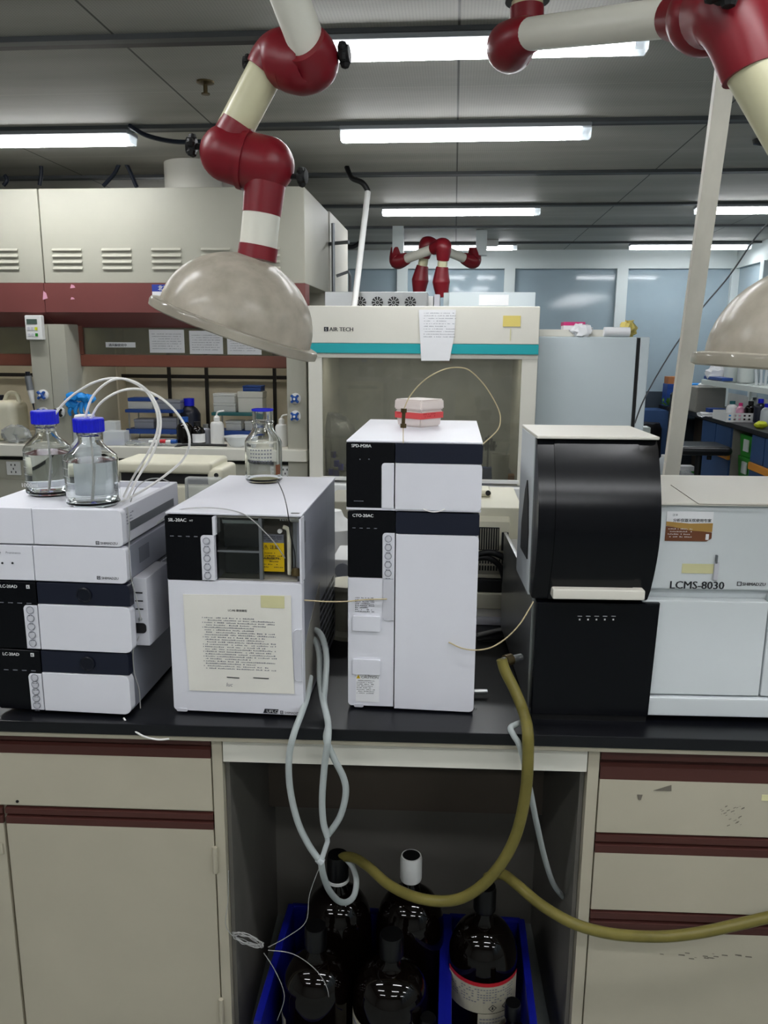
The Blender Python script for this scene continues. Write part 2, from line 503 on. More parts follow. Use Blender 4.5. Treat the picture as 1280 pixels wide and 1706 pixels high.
lamp(.02, rows[5], 'brightest white ceiling lamp, cut across by the cream extraction arm')
lamp(.02, rows[6], 'white ceiling lamp above the middle of the room, one row behind the brightest lamp')
lamp(-2.24, rows[6], 'white ceiling lamp above the cream fume hoods, black cord at its end')
lamp(.02, rows[8], 'white ceiling lamp over the teal-striped clean bench, short in the distance')
lamp(2.38, rows[8], 'white ceiling lamp right of the leaning white pole at the frame edge')
lamp(.02, rows[10], 'farthest white ceiling lamp, behind the two distant extraction arms')
lamp(2.38, rows[10], 'farthest white ceiling lamp near the glass corner, above the grey fridge')
lamp(-2.24, rows[8], 'white ceiling lamp hidden above the rear fume hood')
for x in (-1.6, .75, 2.9):  # lamps added out of view, behind and overhead, for more foreground light
    side = {-1.6: 'left of the aisle', .75: 'over the aisle', 2.9: 'right of the aisle'}[x]
    lamp(x, rows[3], 'added unseen ceiling lamp straight above the photographer, ' + side)
    lamp(x, rows[2], 'unseen ceiling lamp just behind the photographer, ' + side)
    lamp(x, rows[1], 'unseen ceiling lamp far behind the photographer, ' + side)
    if x != .75: lamp(x, rows[4], 'added unseen ceiling lamp straight above the black worktop, ' + side)

# ------------------------------------------------------------------ fume hoods
YH = 4.6
hz = lambda py, px=300, y=YH: P(px, py, y=y).z
hx = lambda px, py=650, y=YH: P(px, py, y=y).x
HX0, HX1 = hx(88), hx(512); HW = HX1 - HX0
z_top, z_fas, z_fas2, z_und = hz(312), hz(472), hz(521), hz(547)
z_g2, z_bar2, z_wt, z_wt2 = hz(592), hz(613), hz(745), hz(765)


def fume_hood(x0, label):
    t = thing('fume_hood', label, 'fume hood', (x0, YH, 0), 0, 'fume hoods along the aisle')
    W = HW; D = .86; cw = hx(115) - hx(88); cr = hx(512) - hx(478)
    MB().box(.003, W - .003, 0, D, z_fas, z_top, .006).build('upper_casing', 'cream_hood', t)
    for k in range(7):
        xa = hx(92 + 82.5 * k, 430) - HX0 - .1
        if k > 4: break
        xa = hx(88 + 82.5 * k, 430) - HX0; xb = hx(137 + 82.5 * k, 430) - HX0
        v = MB(); d = MB()
        for j in range(4):
            zz = hz(416 + 10.5 * j)
            v.prism([(0, zz + .01), (-.01, zz - .002), (-.01, zz - .005), (0, zz - .002)], 'x', xa, xb)
        v.build('vent_louvre', 'cream_hood', t)
    MB().prism([(-.012, z_fas), (-.012, z_fas2), (.12, z_und), (.12, z_fas)], 'x', .002, W - .002).build('fascia', 'maroon_fascia', t)
    MB().prism([(0, 0), (cw, 0), (cw + .035, .09), (cw + .035, .6), (0, .6)], 'z', .0, z_und + .02).build('side_column', 'cream_hood', t)
    MB().box(W - cr, W - .004, .0, .6, 0, z_und + .02, .004).build('side_column', 'cream_hood', t)
    xi0, xi1 = cw + .035, W - cr
    MB().box(xi0, xi1, D - .12, D - .1, z_wt, z_fas).build('back_liner', 'liner', t)
    MB().box(xi0, xi0 + .012, .6, D - .12, z_wt, z_fas).build('side_liner', 'liner', t); MB().box(xi1 - .012, xi1, .6, D - .12, z_wt, z_fas).build('side_liner', 'liner', t)
    MB().box(xi0, xi1, .12, D - .1, z_und + .03, z_und + .05).build('inner_roof', 'liner', t)
    MB().box(xi0 + .1, xi1 - .1, .2, .26, z_und + .018, z_und + .03).build('added_glow_strip', 'hood_fill_glow', t)  # unseen glowing strip, added to brighten the hood interior
    r = MB(); zr = hz(628, y=YH + .6)
    r.box(xi0, xi1, .66, .678, zr - .012, zr + .012)
    for f in (.27, .47, .83): r.box(xi0 + (xi1 - xi0) * f - .011, xi0 + (xi1 - xi0) * f + .011, .645, .66, z_wt, z_und)
    r.build('lattice_rod', 'rod_black', t)
    s = MB().box(xi0, xi1, .1, .14, z_bar2, z_g2, .008)
    s.build('sash_bar', 'sash_brown', t)
    MB().box(xi0, xi0 + .025, .1, .13, z_g2, z_und + .02).box(xi1 - .025, xi1, .1, .13, z_g2, z_und + .02).build('sash_stile', 'sash_brown', t)
    MB().box(xi0 + .02, xi1 - .02, .112, .118, z_g2 - .005, z_und + .03).build('sash_pane', 'sash_glass', t)
    MB().box(0, W - .002, -.03, D, z_wt2, z_wt, .008).build('worktop', 'cream_light', t)
    MB().box(.005, W - .005, .03, D, 0, z_wt2 - .03).build('base_cabinet', 'cream_hood', t)
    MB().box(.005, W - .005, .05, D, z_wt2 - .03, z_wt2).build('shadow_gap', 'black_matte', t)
    d = MB(); zt = hz(803)
    for a in (.0, 1 / 3, 2 / 3): d.box(.012 + W * a, W * (a + 1 / 3) - .012, .012, .03, .1, zt - .01, .004)
    d.build('cabinet_door', 'cream_hood', t)
    return t


hB = fume_hood(HX0, 'cream fume hood with maroon fascia behind the bottle-topped instruments')
hA = fume_hood(HX0 - HW, 'second cream fume hood at the left frame edge, carboy inside')
for py, px, m_ in ((664, 493, 'valve_blue'), (693, 493, 'valve_blue'), (687, 101, 'black_rubber'), (658, 73, 'valve_blue'), (687, 73, 'valve_blue')):
    par = hA if px < 88 else hB
    p = P(px, py, y=YH) - Vector(par.location)
    e = MB().lathe([(0, 0), (.032, 0), (.032, .012), (.02, .02), (0, .02)], p, 24, Quaternion((1, 0, 0), R(90))).build('valve_rosette', 'white_plastic', par)
    k = MB().lathe([(0, .018), (.013, .018), (.016, .04), (.01, .048), (0, .05)], p, 16, Quaternion((1, 0, 0), R(90)))
    for a in range(4):
        M = Matrix.Translation(p) @ Matrix.Rotation(R(45 + 90 * a), 4, 'Y')
        k.box(-.007, .007, -.042, -.022, 0, .03, .004, m=M)
    k.build('valve_knob', m_, par)
    MB().lathe([(0, .049), (.007, .049), (.006, .054), (0, .055)], p, 12, Quaternion((1, 0, 0), R(90))).build('knob_cap', 'white_plastic', par)
# chips of torn paper on the fascia
for px, py, wd, hh in ((75, 492, .03, .05), (121, 477, .03, .022), (121, 497, .025, .014)):
    p = P(px, py, y=YH - .013) - hB.location
    MB().prism([(p.x - wd / 2, p.z - hh / 2), (p.x + wd / 2, p.z - hh / 3), (p.x + wd / 4, p.z + hh / 4), (p.x - wd / 4, p.z + hh / 2)], 'y', p.y - .001, p.y + .001).build('torn_sticker', 'pale_pink', hB)
# controller on the left column
p = P(60, 546, y=YH)
t = thing('fume_hood_controller', 'small white controller with grey screen on the fume hood column', 'controller', p)
MB().box(-.045, .055, -.04, 0, -.07, .07, .006).build('body', 'white_plastic', t)
MB().box(-.033, .03, -.042, -.04, .02, .048).build('screen', 'lcd', t)
for i in range(3):
    MB().box(-.03 + .022 * i, -.014 + .022 * i, -.043, -.04, -.015, .003, .001).build('key', 'casing_grey' if i < 2 else 'lime', t)
    MB().box(-.03 + .022 * i, -.014 + .022 * i, -.043, -.04, -.05, -.032, .001).build('key', 'casing_grey' if i < 2 else 'bin_green', t)
# blue headed notice on the fascia
p = P(253, 474, y=YH - .014); q = P(318, 503, y=YH - .014)
t = thing('posted_notice', 'white notice with blue header behind the large fume dome', 'notice', (p.x, p.y, q.z))
hN = p.z - q.z; wN = q.x - p.x
MB().box(0, wN, -.001, .001, 0, hN).build('sheet', 'paper_white', t)
MB().box(0, wN, -.002, -.001, hN * .6, hN).build('header', 'ink_blue', t)
text(t, 'lettering', '北京大学', hN * .32, (wN * .16, -.003, hN * .68), 'ink_white', bold=.025)
# papers on the sash
gl = MB()
for (a, b, c, d, nm, lab) in ((176, 570, 226, 579, 'label_strip', 'narrow white printed label strip on the dark sash glass'),
                             (248, 549, 308, 588, 'paper_sheet', 'white paper on the sash, first right of the label strip'),
                             (315, 551, 372, 590, 'paper_sheet', 'white paper on the sash, second right of the label strip'),
                             (378, 553, 436, 591, 'paper_sheet', 'white paper on the sash, under the dome edge, third from the label strip')):
    y = YH + .108; p = P(a, b, y=y); q = P(c, d, y=y)
    t = thing(nm, lab, 'paper', (p.x, y, q.z), 0, None if nm == 'label_strip' else 'papers taped on the fume hood sash')
    ww, hh = q.x - p.x, p.z - q.z
    MB().box(0, ww, -.001, .001, 0, hh).build('sheet', 'paper_white', t)
    if nm == 'label_strip': text(t, 'lettering', '通风橱使用中', hh * .62, (ww * .1, -.002, hh * .22), 'ink', bold=.025)
    else:
        g = MB(); glyphs(g, (ww * .08, -.002, hh * .8), (1, 0, 0), (0, 0, 1), ww * .82, 7, hh * .105, hh * .035, seed=int(a)); g.build('small_print', 'ink_grey', t)

# rear hood behind, duct, cables above
x0 = HX1 - .02
t = thing('rear_fume_hood', 'grey side of a hood standing behind the cream fume hood', 'fume hood', (HX1, 5.52, 0))
MB().box(-1.5, 0, 0, .9, .9, P(545, 352, y=5.52).z, .006).build('upper_casing', 'cream_light', t)
MB().box(-1.5, -.02, .02, .88, 0, .9).build('base_cabinet', 'cream_hood', t)
g = MB(); X = HX1 + .03
a = P(541, 372, y=5.45); b = P(541, 512, y=5.45); g.tube([(X, a.y, a.z), (X, b.y, b.z - .3)], .012, 8, 0)
g.tube([(X - .05, a.y + .05, P(541, 405, y=5.45).z), (X + .11, a.y - .05, P(541, 405, y=5.45).z)], .012, 8, 0)
g.tube([(X + .02, a.y, P(541, 460, y=5.45).z), (X + .1, a.y + .02, P(541, 452, y=5.45).z), (X + .11, a.y + .02, P(541, 460, y=5.45).z), (X + .1, a.y + .02, b.z - .3)], .01, 8, 0)
solo('gas_pipe', g, 'steel_dull', 'thin bent steel pipe run on the fume hood side', 'pipe')
p = P(323, 310, y=5.0)
t = thing('exhaust_duct', 'round beige exhaust duct rising from the fume hood to the ceiling', 'duct', (p.x, 5.0, z_top))
MB().lathe([(.17, 0), (.17, CZ - z_top)], (0, 0, 0), 40).build('duct_pipe', 'cream_light', t)
MB().lathe([(.17, 0), (.19, 0), (.19, .025), (.17, .03)], (0, 0, 0), 40).build('collar', 'cream_light', t)
for (pts, lab) in (([(215, 209), (245, 226), (290, 236), (335, 236)], 'black cord drooping from the lamp toward the red joint'),):
    solo('lamp_cord', MB().tube([P(x, y, y=4.1) for x, y in pts], .011, 8), 'cable_blue', lab, 'cord')
for (pts, lab) in (([(172, 310), (190, 290), (206, 268), (228, 312)], 'black cable bent into a peak on top of the fume hood'),
                   ([(66, 262), (69, 285), (66, 309)], 'short black cable hanging above the fume hood vents'),
                   ([(8, 292), (12, 300), (6, 309)], 'black cable end at the far left top of the fume hoods')):
    solo('hood_cable', MB().tube([P(x, y, y=5.0) for x, y in pts], .012, 8), 'cable_blue', lab, 'cable')
# sprinkler
p = P(342, 136, z=CZ)
t = thing('ceiling_sprinkler', 'small brown sprinkler head on the ceiling beside the red arm joint', 'sprinkler', p)
MB().lathe([(.038, 0), (.036, -.006), (.014, -.012), (0, -.012)], n=24).build('escutcheon', 'brass_dark', t)
MB().tube([(0, 0, -.01), (0, 0, -.045)], .009, 10, 0).build('body', 'brass_dark', t)
MB().lathe([(0, -.045), (.018, -.045), (.018, -.049), (0, -.05)], n=16).build('deflector', 'brass_dark', t)

# contents of the hood
def on_wt(px, dy): return P(px, 700, y=YH + dy).x


def hp(px, py, dy): return P(px, py, y=YH + dy)


def rack(pxa, pxb, pytop, pymid, dy, mtop, mlow, label):
    a = hp(pxa, pytop, dy); b = hp(pxb, pytop, dy); zm = hp(pxa, pymid, dy).z
    t = thing('bench_rack', label, 'rack', (a.x, a.y, z_wt))
    W = b.x - a.x; zt = a.z - z_wt; zz = zm - z_wt
    MB().box(0, W, 0, .18, zt - .02, zt, .003).build('upper_shelf', mtop, t)
    MB().box(0, W, 0, .18, zz - .02, zz + .01, .003).build('lower_shelf', mlow, t)
    for x in (.02, W - .02):
        for y in (.012, .168): MB().tube([(x, y, 0), (x, y, zt - .005)], .005, 8, 0).build('leg', 'steel', t)
    return t, a, W, zt, zz


t, a, W, zt, zz = rack(208, 300, 682, 717, .3, 'rack_blue', 'rack_blue', 'two-tier blue rack inside the fume hood, left one')
r1 = (a, W, zt, zz)
t, a, W, zt, zz = rack(352, 438, 687, 720, .3, 'rack_teal', 'rack_blue', 'two-tier teal and blue rack inside the fume hood, behind the wash bottles')
r2 = (a, W, zt, zz)


def tipbox(r, f0, f1, lvl, h, lab, m='frost', lid=None, dz=0):
    a, W, zt, zz = r; base = z_wt + (zt if lvl else zz + .01) + dz
    t = thing('storage_box', lab, 'box', (a.x + W * f0, a.y + .03, base))
    ww = W * (f1 - f0)
    MB().box(0, ww, 0, .11, 0, h * .7, .004).build('body', m, t)
    MB().box(-.002, ww + .002, -.002, .112, h * .7, h, .004).build('lid', lid or m, t)
    return t


tipbox(r1, .03, .47, 1, .07, 'clear box with blue lid on the top tier of the left rack', 'frost', 'rack_blue')
tipbox(r1, .55, .98, 1, .06, 'grey box on the top tier of the left rack, right side', 'side_grey')
tipbox(r1, .12, .48, 0, .06, 'grey tip box on the low tier of the left rack, left side', 'side_grey')
tipbox(r1, .55, .9, 0, .07, 'grey tip box on the low tier of the left rack, right side', 'side_grey')
tipbox(r2, .02, .45, 1, .055, 'clear box at the bottom of the pile on the teal rack', 'frost')
tipbox(r2, .02, .44, 1, .06, 'clear box stacked upon another on the teal rack', 'frost', dz=.056)
tipbox(r2, .5, .98, 1, .13, 'tall square translucent tub on the teal rack', 'milky')
tipbox(r2, .25, .55, 0, .06, 'clear box on the low tier of the teal rack, left side', 'frost')
tipbox(r2, .62, .95, 0, .06, 'clear box on the low tier of the teal rack, right side', 'frost')
p = hp(430, 648, .34)
tipbox(r2, .6, .95, 1, .035, 'dark blue lid lying on the tall translucent tub', 'rack_blue', dz=.131)


def wash_bottle(px, py_top, py_sh, w_px, dy, lab):
    p = hp(px, 745, dy); k = abs(hp(px + w_px / 2, 700, dy).x - hp(px, 700, dy).x); zs = hp(px, py_sh, dy).z - z_wt; zt = hp(px, py_top, dy).z - z_wt
    t = thing('wash_bottle', lab, 'bottle', (p.x, p.y, z_wt), 0, 'white wash bottles in the hood')
    MB().lathe([(0, 0), (k * .95, 0), (k, .006), (k, zs * .86), (k * .8, zs * .97), (k * .4, zs), (0, zs)], n=28).build('body', 'white_plastic', t)
    MB().lathe([(k * .45, zs), (k * .45, zs + .025), (k * .2, zs + .035), (0, zs + .035)], n=20).build('cap', 'white_plastic', t)
    MB().tube([(0, 0, zs + .03), (0, 0, zt - .015), (.012, -.005, zt), (.05, -.01, zt + .006)], .005, 8, 4).build('spout', 'white_plastic', t)


wash_bottle(363, 686, 702, 22, .14, 'white wash bottle left of the open glass bottle')
wash_bottle(470, 692, 706, 21, .14, 'white wash bottle right of the open glass bottle')


def round_item(name, px, py_base, r, prof, m, lab, cat, dy=.1, z=None, group=None, loc=None):
    p = hp(px, py_base, dy) if loc is None else Vector(loc)
    t = thing(name, lab, cat, (p.x, p.y, z_wt if z is None else z), 0, group)
    return t


def reagent(px, dy, r, h, cap, lab, label_m=None, body='brown_glass', z=None, loc=None):
    t = round_item('reagent_bottle', px, 740, r, None, None, lab, 'bottle', dy, z, loc=loc)
    MB().lathe([(0, 0), (r * .95, 0), (r, .006), (r, h * .62), (r * .75, h * .74), (r * .4, h * .82), (r * .4, h * .86), (0, h * .86)], n=28).build('body', body, t)
    MB().lathe([(r * .48, h * .82), (r * .48, h), (0, h)], n=20).build('cap', cap, t)
    if label_m: MB().lathe([(r * 1.01, h * .12), (r * 1.01, h * .5)], n=28).build('bottle_label', label_m, t)
    return t


reagent(309, .1, .05, .17, 'valve_blue', 'dark reagent bottle with blue cap standing in the hood opening')
t = reagent(330, .13, .045, .14, 'black_rubber', 'dark reagent bottle with white label beside the wash bottle', 'paper_white')
reagent(344, .2, .035, .12, 'steel', 'small grey capped bottle behind the left wash bottle', None, 'side_grey')
reagent(318, .42, .07, .26, 'cap_blue', 'tall dark blue container at the back between the racks', None, 'navy_band')
p = hp(398, 745, .08)
t = thing('plastic_bowl', 'shallow white bowl in front of the teal rack', 'bowl', (p.x, p.y, z_wt))
MB().lathe([(0, 0), (.05, 0), (.085, .06), (.09, .062), (.08, .056), (.046, .006), (0, .006)], n=32).build('bowl_wall', 'frost', t)
p = hp(195, 745, .06)
t = thing('storage_tub', 'clear tub with blue contents in the hood, left of the pens', 'tub', (p.x, p.y, z_wt), .1)
MB().box(-.065, .065, -.05, .05, 0, .085, .004).build('tub_wall', 'frost', t)
MB().box(-.055, .055, -.04, .04, .004, .022).build('contents', 'ink_blue', t)
p = hp(182, 735, .12)
solo('storage_tub', MB().box(p.x - .05, p.x + .03, p.y + .04, p.y + .12, z_wt, z_wt + .13, .005), 'frost', 'taller clear tub behind the blue-filled tub', 'tub')
for px, col, lab in ((262, 'red_label', 'red capped tube lying on papers in the hood'), (280, 'valve_blue', 'blue capped tube lying on papers in the hood')):
    p = hp(px, 736, .05)
    t = thing('sample_tube', lab, 'tube', (p.x, p.y, z_wt + .022))
    MB().cyl((-.05, 0, 0), (.02, 0, .003), .011).build('body', 'white_plastic', t); MB().cyl((.02, 0, .003), (.055, 0, .004), .014).build('cap', col, t)
a = hp(208, 742, .02); b = hp(300, 742, .02)
solo('plastic_bag', MB().box(a.x, b.x, a.y, a.y + .22, z_wt, z_wt + .018).rough(.006, 5, 3), 'film', 'crumpled clear plastic bag spread at the front of the hood', 'bag')
a = hp(310, 740, .02); b = hp(378, 742, .02)
solo('power_lead', MB().tube([hp(285, 752, -.02), hp(300, 742, .02), hp(330, 741, .03), hp(378, 742, .03)], .008, 8), 'cable_black', 'black lead lying along the fume hood edge', 'cable')
# glove on a bottle neck near the columns
t = reagent(138, -.0, .05, .2, 'white_plastic', 'clear bottle carrying a blue glove beside the fume hood column', None, 'frost')
p = hp(131, 668, -.03); g = MB()
for k in range(7):
    a = RND.uniform(0, 6.28); g.ball((p.x + .035 * math.cos(a) * 1.6, p.y + .01 * k - .03, p.z + .03 * math.sin(a)), .03, (1.3, .7, .8), 12)
g.rough(.006, 0, 5)
for k in range(4): g.tube([(p.x - .02 + .02 * k, p.y, p.z - .01), (p.x - .05 + .035 * k, p.y - .02, p.z - .055), (p.x - .05 + .04 * k, p.y - .01, p.z - .085)], [.014, .011, .007], 8, 4)
solo('latex_glove', g, 'glove_blue', 'crumpled bright blue latex glove above the capped bottles', 'glove')
# left hood: carboy, bag, pipette
p = hp(15, 745, .2)
t = thing('plastic_carboy', 'yellowed plastic carboy in the left fume hood', 'carboy', (p.x, p.y, z_wt))
MB().box(-.13, .11, -.1, .1, 0, .25, .05, 4).build('body', 'beige_plastic', t)
MB().lathe([(.05, .24), (.05, .28), (0, .28)], (-.06, 0, 0), 20).build('cap', 'navy_band', t)
MB().tube([(.0, 0, .245), (.03, 0, .29), (.08, 0, .285), (.095, 0, .23)], .014, 8, 5).build('handle', 'beige_plastic', t)
p = hp(28, 742, .06)
solo('plastic_bag', MB().ball((p.x, p.y, z_wt + .055), .055, (1.7, .8, 1), 16).rough(.01, 0, 9), 'film', 'crumpled clear bag in front of the yellowed carboy', 'bag')
p = hp(47, 632, -.03); q = hp(55, 672, -.03)
t = thing('pipette', 'grey and white pipette hanging on the fume hood column', 'pipette', p)
d = q - p
MB().tube([(0, 0, .02), d * .45], .02, 12, 0).build('grip', 'steel_dull', t); MB().tube([d * .45, d], [.019, .012], 12, 0).build('barrel', 'white_plastic', t)
MB().tube([d, d * 1.35], [.006, .003], 8, 0).build('tip', 'cable_blue', t); MB().cyl((0, 0, .02), (0, 0, .045), .013).build('plunger', 'navy', t)
# sockets below the worktops
for px, py, lab in ((24, 780, 'white square wall socket on the panel left of the two capped bottles'), (476, 788, 'white socket on the fume hood panel right of the open bottle')):
    p = P(px, py, y=YH + .028 if px < 88 else YH + .028)
    t = thing('power_socket', lab, 'socket', p)
    MB().box(-.045, .045, -.012, 0, -.042, .042, .004).build('face_plate', 'white_plastic', t)
    h = MB()
    for (u, v) in ((-.012, .022), (.012, .022), (0, -.002), (-.014, -.022), (.014, -.022)): h.box(u - .003, u + .003, -.013, -.011, v - .006, v + .006)
    h.build('socket_holes', 'ink', t)

# ------------------------------------------------------------------ clean bench
YC = 4.5
cx = lambda px, py=650: P(px, py, y=YC).x
cz = lambda py, px=700: P(px, py, y=YC).z
x0, x1 = cx(514), cx(894); CB0 = Vector((x0, YC, 0)); W = x1 - x0
cb = thing('clean_bench', 'cream clean bench with teal stripe and glass front, left of the grey fridge', 'clean bench', CB0)
zt, zs1, zs2, zw1, zw2 = cz(510), cz(573), cz(589), cz(597), cz(797)
D = .72
wl = cx(537) - x0; wr = cx(868) - x0
MB().box(0, W, -.012, D, zs1, zt, .006).build('header', 'cream_light', cb)
MB().box(.0, W, -.012, D, zs2, zs1).build('stripe', 'teal', cb)
MB().box(0, W, 0, .05, zw1, zs2).build('window_head', 'cream_light', cb)
MB().box(0, wl, 0, D, zw2 - .03, zw1, .003).build('side_post', 'cream_light', cb)
MB().box(wr, W, 0, D, zw2 - .03, zw1, .003).build('side_post', 'cream_light', cb)
MB().box(wl, wr, .01, .014, zw2, zw1).build('front_glass', 'bench_glass', cb)
MB().box(wl - .01, wr + .01, -.006, .02, zw2 - .02, zw2, .003).build('window_sill', 'white_plastic', cb)
MB().box(wl, wr, D - .03, D, zw2 - .1, zw1).build('back_panel', 'steel_liner', cb)
MB().box(.002, W - .002, .05, D, zs2 - .004, zs2 - .0005).build('inner_roof', 'steel_liner', cb)
MB().box(wl + .1, wr - .1, .08, .15, zs2 - .012, zs2 - .005).build('added_glow_strip', 'bench_fill_glow', cb)  # added glow hidden behind the header, lifts the dim interior
MB().box(0, W, .02, D, zw2 - .07, zw2 - .035).build('worktop', 'steel', cb)
MB().box(.0, W, -.03, .06, cz(835), cz(808), .012).build('front_rail', 'white_plastic', cb)
MB().box(.03, W - .03, .05, D - .02, .12, zw2 - .07).build('base_cabinet', 'steel_dull', cb)
for x in (.04, W - .1):
    for y in (.06, D - .12): MB().box(x, x + .06, y, y + .06, 0, .12).build('leg', 'steel_dull', cb)
p = P(540, 552, y=YC - .0135) - CB0
MB().box(p.x, p.x + .025, p.y, p.y + .001, p.z, p.z + .024).build('logo_block', 'ink', cb)
text(cb, 'lettering', 'AIR TECH', .031, (p.x + .03, p.y, p.z + .001), 'ink', bold=.025)
text(cb, 'logo_letter', 'S', .022, (p.x + .006, p.y - .0006, p.z + .004), 'ink_white')
# paper hung over the header
t = thing('paper_sheet', 'long white paper taped over the clean bench header and stripe', 'paper', (cx(700, 515), YC - .015, cz(602)))
pts = [P(*q, y=YC - .016) - t.location for q in ((702, 601), (749, 601), (757, 560), (760, 516), (698, 516), (700, 560))]
MB().prism([(v.x, v.z) for v in pts], 'y', -.003, -.001).build('sheet', 'paper_white', t)
g = MB(); glyphs(g, (pts[5].x + .02, -.0036, pts[3].z - .02), (1, 0, 0), (0, 0, 1), .17, 10, .014, .005, seed=4); g.build('small_print', 'ink_grey', t)
p = P(838, 544, y=YC - .014); q = P(868, 526, y=YC - .014)
t = thing('sticky_note', 'yellow sticky note on the clean bench header', 'note', (p.x, p.y, p.z))
MB().box(0, q.x - p.x, -.001, .001, 0, q.z - p.z).build('sheet', 'yellow_paper', t)
MB().box(.04, .045, -.001, .001, -.075, -.01).build('tape_mark', 'tape_yellow', t)
# boxes and fans on its top
Yb = YC + .3
p = P(541, 510, y=Yb); q = P(712, 486, y=Yb); zt_ = zt
t = thing('fan_unit', 'silver box with four round fans on the clean bench', 'fan unit', (p.x, Yb, zt_))
W_ = q.x - p.x; H_ = q.z - zt_
MB().box(0, W_, 0, .3, 0, H_, .004).build('casing', 'steel', t)
for k, px in enumerate((601, 629, 656, 684)):
    c = P(px, 504, y=Yb) - t.location
    f = MB()
    for b in range(10):
        a0 = 2 * math.pi * b / 10
        for_ = [(c.x + r_ * math.cos(a0 + s_), c.z + r_ * math.sin(a0 + s_)) for r_, s_ in ((.013, -.2), (.034, -.22), (.034, .22), (.013, .2))]
        f.prism(for_, 'y', -.004, .0)
    ring(f, (c.x, -.003, c.z), .009, .007)
    f.build('fan_grille', 'black_matte', t)
p = P(748, 510, y=Yb + .1); q = P(893, 487, y=Yb + .1)
t = thing('grey_cabinet_box', 'pale grey box with a small paper on the clean bench, right of the fans', 'box', (p.x, Yb + .1, zt_))
MB().box(0, q.x - p.x, 0, .3, 0, q.z - zt_, .004).build('casing', 'fridge_grey', t)
a = P(798, 509, y=Yb + .1) - t.location; b = P(848, 491, y=Yb + .1) - t.location
MB().box(a.x, b.x, -.003, 0, a.z, b.z).build('taped_paper', 'paper_white', t)
p = P(720, 508, y=Yb + .2)
for k, (px, m_) in enumerate(((717, 'white_plastic'), (728, 'casing_grey'), (744, 'alu_frame'))):
    a = P(px, 508, y=Yb + .25)
    solo('binder', MB().box(a.x - .018, a.x + .018, a.y, a.y + .2, zt_, zt_ + .085 + .01 * k, .003), m_, ['white binder on the clean bench below the red arm end', 'grey binder on the clean bench below the red arm end', 'slim white binder beside the pale grey box on the clean bench'][k], 'binder')
# things inside the clean bench
zwt = zw2 - .035
p = P(556, 780, y=YC + .2); g = MB()
g.ball((p.x, p.y, zwt + .2), .15, (1, .8, 1.2), 22).rough(.014, 0, 4)
solo('plastic_bag', g, 'film', 'tall clear plastic bag of tubes inside the clean bench', 'bag')
for k, (px, py) in enumerate(((556, 757), (561, 772), (568, 778), (561, 788), (552, 786))):
    a = P(px, py, y=YC + .1)
    t = thing('centrifuge_tube', 'blue capped tube in the clean bench bag, %s' % ['the highest', 'second from the top', 'at the window frame side', 'lowest of the pile', 'at the bag edge'][k], 'tube', a, 0, 'blue capped tubes in the clean bench')
    MB().cyl((0, 0, -.018), (0, 0, .018), .016, n=14).build('cap', 'cap_blue', t); MB().cyl((.0, .016, 0), (.01, .1, -.02), .013, n=12).build('body', 'frost', t)
p = P(833, 793, y=YC + .22)
t = thing('plastic_beaker', 'frosted beaker inside the clean bench, right corner', 'beaker', (p.x, p.y, zwt))
h = P(833, 756, y=YC + .22).z - zwt
MB().lathe([(0, 0), (.046, 0), (.055, h), (.051, h), (.043, .005), (0, .005)], n=28).build('beaker_wall', 'milky', t)
MB().tube([(.0, 0, .01), (.05, 0, h + .06)], .004, 6, 0).build('glass_rod', 'frost', t)
p = P(812, 793, y=YC + .25)
t = thing('tube_holder', 'blue holder with metal stand beside the frosted beaker', 'holder', (p.x, p.y, zwt))
MB().box(-.035, .035, -.03, .03, 0, .07, .004).build('base', 'rack_blue', t)
g = MB().tube([(0, 0, .06), (0, 0, .26)], .006, 8, 0)
for k in (-.035, -.012, .018, .035): g.tube([(k, 0, .17), (k, 0, .26 - abs(k))], .008, 8, 0)
g.box(-.05, .05, -.006, .006, .19, .205); g.build('stand', 'steel_dull', t)
p = P(858, 796, y=YC + .2)
solo('tip_tray', MB().box(p.x - .04, p.x + .035, p.y, p.y + .08, zwt, zwt + .03, .003), 'cab_orange', 'small orange tray in the clean bench corner', 'tray')

# thin leaning conduit with black flexible end, left of the clean bench top
a = P(613, 320, y=5.0); b = P(593, 480, y=4.7); c = P(591, 510, y=4.7)
t = thing('cable_conduit', 'thin white conduit dropping from the ceiling onto the clean bench', 'conduit', (b.x, b.y, zt))
o = t.location
MB().tube([a - o, Vector((c.x - .003, c.y, zt)) - o], .018, 12, 0).build('pipe', 'white_plastic', t)
q = [P(578, 282, y=5.1), P(586, 296, y=5.05), P(603, 304, y=5.0), P(611, 314, y=5.0), a]
q[0].z = min(q[0].z + .1, CZ - .005)
MB().tube([v - o for v in q], .016, 10, 5).build('flexible_hose', 'cable_black', t)
p = P(590, 406, y=7.4)
solo('wall_cable', MB().tube([P(572, 410, y=7.6), P(588, 411, y=7.6), P(600, 404, y=7.6)], .02, 8), 'cable_black', 'black cable loop below the ceiling, left of the distant arms', 'cable')

